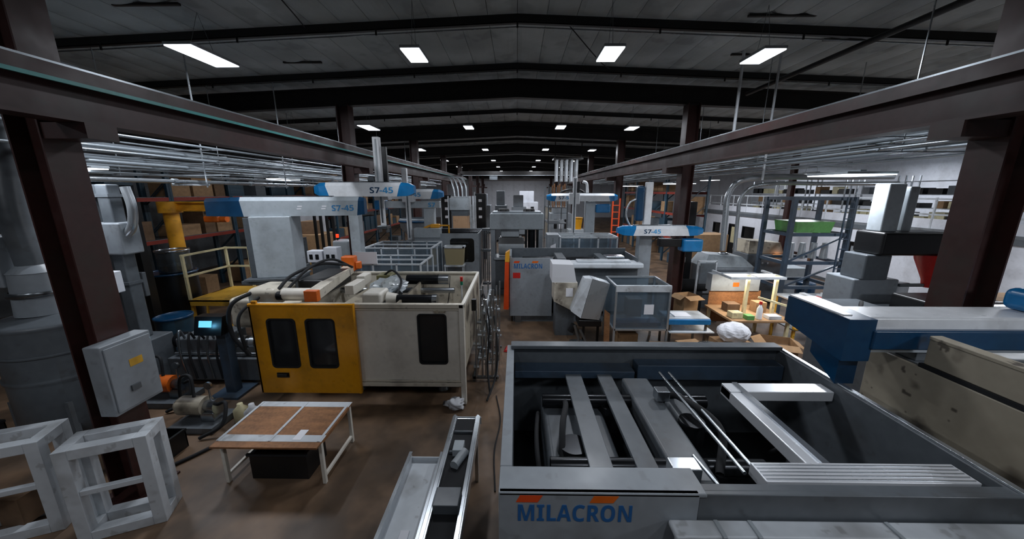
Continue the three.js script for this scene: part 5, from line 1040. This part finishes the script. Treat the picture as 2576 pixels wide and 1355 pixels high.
{ const t = thing('pallet_box', 'stack of brown cartons on a pallet behind the square robot column', 'carton', [-8.0, 0, 13.6]); part('box_body', bx(-8.7, -7.5, .15, 2.6, 13.2, 14.4, .01), M.card, t); part('top_box', bx(-8.3, -7.8, 2.6, 3.1, 13.4, 14.0, .01), M.cardD, t); part('pallet', [bx(-8.8, -7.4, .1, .15, 13.1, 14.5), bx(-8.8, -8.65, 0, .1, 13.1, 14.5), bx(-8.15, -8.0, 0, .1, 13.1, 14.5), bx(-7.55, -7.4, 0, .1, 13.1, 14.5)], M.wood, t); }
for (let k = 0; k < 4; k++) single('guard_post', bx(-7.35 + k * .22, -7.27 + k * .22, 0, 3.6, 12.6, 12.68, .005), M.black, 'slim black upright post beside the stacked cartons', 'post', 'black upright posts');
single('partition_panel', bx(-11.5, -8.9, 0, 3.2, 16.2, 16.3), M.wallWhite, 'pale partition panel behind the stacked cartons', 'panel');
{ const t = thing('hopper_loader', 'grey loader cabinet with a red pilot lamp beside the second left column', 'cabinet', [-6.3, 0, 12.6]); part('body', bx(-6.6, -6.0, 0, 2.5, 12.3, 12.9, .08), M.greyL, t); part('pilot_lamp', rod([-6.45, 2.6, 12.45], [-6.45, 2.72, 12.45], .05), GL.ledRed, t); part('lamp_stem', rod([-6.45, 2.5, 12.45], [-6.45, 2.6, 12.45], .02), M.black, t); }
{ const t = thing('hopper_bin', 'grey conical hopper on a low stand between column and rear cage', 'hopper', [-4.5, 0, 16.2]); part('cone', lathe(-4.6, 0, 16.2, [[.2, 1.9], [.75, 2.6], [.8, 3.0], [.72, 3.02]], 30), M.grey, t); part('stand', [...[[-.5, -.5], [.5, -.5], [-.5, .5], [.5, .5]].map(([a, b]) => bar([-4.6 + a, 0, 16.2 + b], [-4.6 + a, 2.45, 16.2 + b], .07))], M.greyD, t); part('rim_band', lathe(-4.6, 0, 16.2, [[.79, 2.86], [.83, 2.86], [.83, 2.94], [.79, 2.94]], 30), M.blueD, t); }
for (const [x, lab] of [[-8.5, 'yellow floor scrubber beside the stacked cartons']]) { const t = thing('floor_cleaner', lab, 'cleaner', [x, 0, 11.7]); part('tank', bx(-7.9, -7.1, .2, 1.3, 11.2, 11.8, .1), M.safety, t); part('handle', [bar([-7.8, 1.3, 11.7], [-7.8, 1.9, 11.9], .04), bar([-7.2, 1.3, 11.7], [-7.2, 1.9, 11.9], .04), bar([-7.8, 1.9, 11.9], [-7.2, 1.9, 11.9], .04)], M.safety, t); for (const xx of [-7.8, -7.2]) part('wheel', rod([xx - .05, .18, 11.5], [xx + .05, .18, 11.5], .18, .18, 20), M.rubber, t); }
// far end of the hall
for (const [x, d, w, h, m, lab] of [[-1.35, 30, 1.0, 4.3, M.greyD, 'dark tall shelving tower in the far aisle'], [.2, 34, 1.4, 3.9, M.grey, 'low grey machine block far down the aisle'], [1.2, 40, 2.4, 4.3, M.wallWhite, 'white partition at the far end of the hall'], [-3.6, 36, 1.8, 4.0, M.grey, 'grey machine body far down the left row'], [3.4, 27, 1.6, 3.6, M.grey, 'grey machine body far down the right row'], [3.6, 33, 1.6, 4.0, M.beigeOld, 'tan machine body far down the right row'], [-3.2, 27, 1.4, 3.2, M.greyL, 'pale machine body far down the left row']]) {
  const t = thing('distant_machine', lab, 'machine', [x, 0, d]); part('body', bx(x - w / 2, x + w / 2, .15, h * .72, d, d + 2, .05), m, t); part('upper_body', bx(x - w * .38, x + w * .3, h * .72, h, d + .2, d + 1.6, .05), m, t); part('base', bx(x - w / 2 + .05, x + w / 2 - .05, 0, .15, d + .1, d + 1.9), M.black, t);
  for (let k = 0; k < 3; k++) part('front_plate', bx(x - w * .35 + k * w * .25, x - w * .2 + k * w * .25, h * .4, h * .6, d - .02, d, .005), k % 2 ? M.paper : M.black, t);
}
{ const t = thing('far_shelf', 'tall shelf filled with long timber and tubes in the far right row', 'shelf', [2.6, 0, 24]); for (const d of [22.5, 25.5]) for (const x of [2.0, 3.2]) part('post', bar([x, 0, d], [x, 4.6, d], .08), M.greyD, t); for (const y of [1.0, 2.2, 3.2]) part('shelf_board', bx(2.0, 3.2, y, y + .05, 22.5, 25.5), M.greyD, t); for (let k = 0; k < 9; k++) part('stored_tube', rod([2.15 + k * .11, 3.25, 22.6], [2.15 + k * .11, 4.5 + .1 * (k % 3), 22.7], .04), k % 3 ? M.wood : M.steelM, t); }
{ const t = thing('duct_cluster', 'cluster of pale vertical ducts hung from the roof over the far right row', 'ducts', [3.4, 4.9, 25.3]);
  for (let k = 0; k < 10; k++) part('duct', rod([2.75 + (k % 5) * .34, 4.9, 25 + Math.floor(k / 5) * .6], [2.75 + (k % 5) * .34, 6.4, 25 + Math.floor(k / 5) * .6], .09, .09, 12), M.frameW, t);
  part('hanger_frame', [bx(2.5, 4.5, 6.36, 6.46, 24.8, 25.9), bar([2.6, 6.4, 25], [2.6, 7.66, 25], .06), bar([4.4, 6.4, 25], [4.4, 7.6, 25], .06)], M.steelDark, t); }
{ const t = thing('bridge_crane', 'dark overhead bridge crane girder crossing the far end of the runway', 'crane', [0, 5.56, 31.5]); part('girder', [bx(-4.9, 4.9, 5.62, 5.95, 31.4, 31.7)], M.steelDark, t); for (const s of [-1, 1]) part('end_truck', bx(s * 4.93 - .12, s * 4.93 + .12, 5.55, 5.75, 30.8, 32.3, .02), M.steelDark, t); part('walkway_rail', bx(-4.8, 4.8, 5.58, 5.62, 31.3, 31.34), M.galv, t); part('hoist', [bx(-2.4, -1.7, 5.2, 5.62, 31.35, 31.75, .04)], M.greyD, t); }
{ const t = thing('electric_box', 'grey electrical box with a yellow sticker fixed to the near left column', 'electrical box', [-5.12, 1.4, 4.1]);
  part('enclosure', bx(-5.25, -5.04, 1.42, 2.36, 3.84, 4.44, .015), M.grey, t);
  part('box_door', bx(-5.04, -5.02, 1.46, 2.32, 3.87, 4.41, .006), M.grey, t);
  part('sticker', bx(-5.021, -5.016, 1.98, 2.08, 4.1, 4.26), M.safety, t, { label: 'yellow warning sticker' });
  part('latch', bx(-5.02, -5.0, 1.66, 1.74, 4.05, 4.16, .004), M.greyD, t); }
// ---------------------------------------------------------------- smaller goods between the machines
{ const t = thing('tool_cabinet', 'pale tool cabinet carrying a yellow bin behind the white framed cage', 'cabinet', [3.1, 0, 17.3]); part('body', bx(2.5, 3.7, 0, 2.42, 17.0, 17.7, .02), M.greyL, t); for (const y of [.3, .9, 1.5]) part('drawer', bx(2.55, 3.65, y, y + .52, 16.98, 17.0, .004), M.grey, t); }
{ const t = thing('yellow_bin', 'yellow plastic bin standing on the pale tool cabinet', 'bin', [3.0, 2.42, 17.3]); part('tub', hexa([[2.8, 2.42, 17.1], [3.12, 2.42, 17.1], [3.17, 2.95, 17.05], [2.75, 2.95, 17.05]], [[2.8, 2.42, 17.5], [3.12, 2.42, 17.5], [3.17, 2.95, 17.55], [2.75, 2.95, 17.55]]), M.yellow, t); part('rim', bx(2.73, 3.19, 2.95, 2.99, 17.03, 17.57, .01), M.yellow, t); }
single('storage_carton', bx(3.3, 3.6, 2.42, 2.7, 17.1, 17.5, .008), M.card, 'small brown carton beside the yellow bin on the tool cabinet', 'carton');
{ const t = thing('safety_ladder', 'slim orange red ladder standing beyond the second right column', 'ladder', [4.8, 0, 17.2]); for (const x of [4.62, 4.95]) part('stile', bx(x - .03, x + .03, 0, 3.9, 17.15, 17.22), M.orangeRed, t); for (let k = 0; k < 11; k++) part('rung', bx(4.65, 4.92, .35 + k * .32, .39 + k * .32, 17.16, 17.21), M.orangeRed, t); }
{ const t = thing('switch_cabinet', 'tall dark switch cabinet standing right behind the second right column', 'cabinet', [6.4, 0, 13.3]); part('body', bx(6.02, 6.62, 0, 3.85, 13.1, 13.5, .02), M.black, t); part('door_line', bx(6.31, 6.325, .1, 3.7, 13.09, 13.1), M.greyD, t); part('handle', bx(6.35, 6.38, 1.6, 1.8, 13.07, 13.1, .004), M.steel, t); }
for (const [x, d, w, h, l, m, lab] of [[5.0, 12.9, .5, .9, .5, M.cardD, 'dark carton on the floor behind the blue backed robot arm'], [4.9, 13.7, .6, 1.3, .6, M.card, 'tall brown carton behind the second right column'], [-7.0, 12.0, .5, .7, .5, M.cardD, 'dark carton beside the grey loader cabinet'], [10.8, 9.2, .9, 1.0, .8, M.card, 'brown carton on the floor in front of the near office door'], [11.8, 10.2, .8, .8, .8, M.cardD, 'dark brown carton on the floor in front of the near office door'], [11.2, 14.4, 1.0, 1.2, 1.0, M.greyL, 'pale crate on the floor in front of the office wall rail']]) single('floor_carton', bx(x - w / 2, x + w / 2, 0, h, d - l / 2, d + l / 2, .01), m, lab, 'carton');
{ const t = thing('blue_drum', 'blue plastic drum on the floor in front of the white offices', 'drum', [10.9, 0, 12.9]); part('body', lathe(10.9, 0, 12.9, [[0, 0], [.28, 0], [.3, .05], [.3, .3], [.315, .32], [.3, .34], [.3, .85], [.26, .9], [0, .9]], 26), M.blueD, t); part('bung', rod([10.8, .9, 12.85], [10.8, .93, 12.85], .04), M.black, t); }
renderer.render(scene, camera);
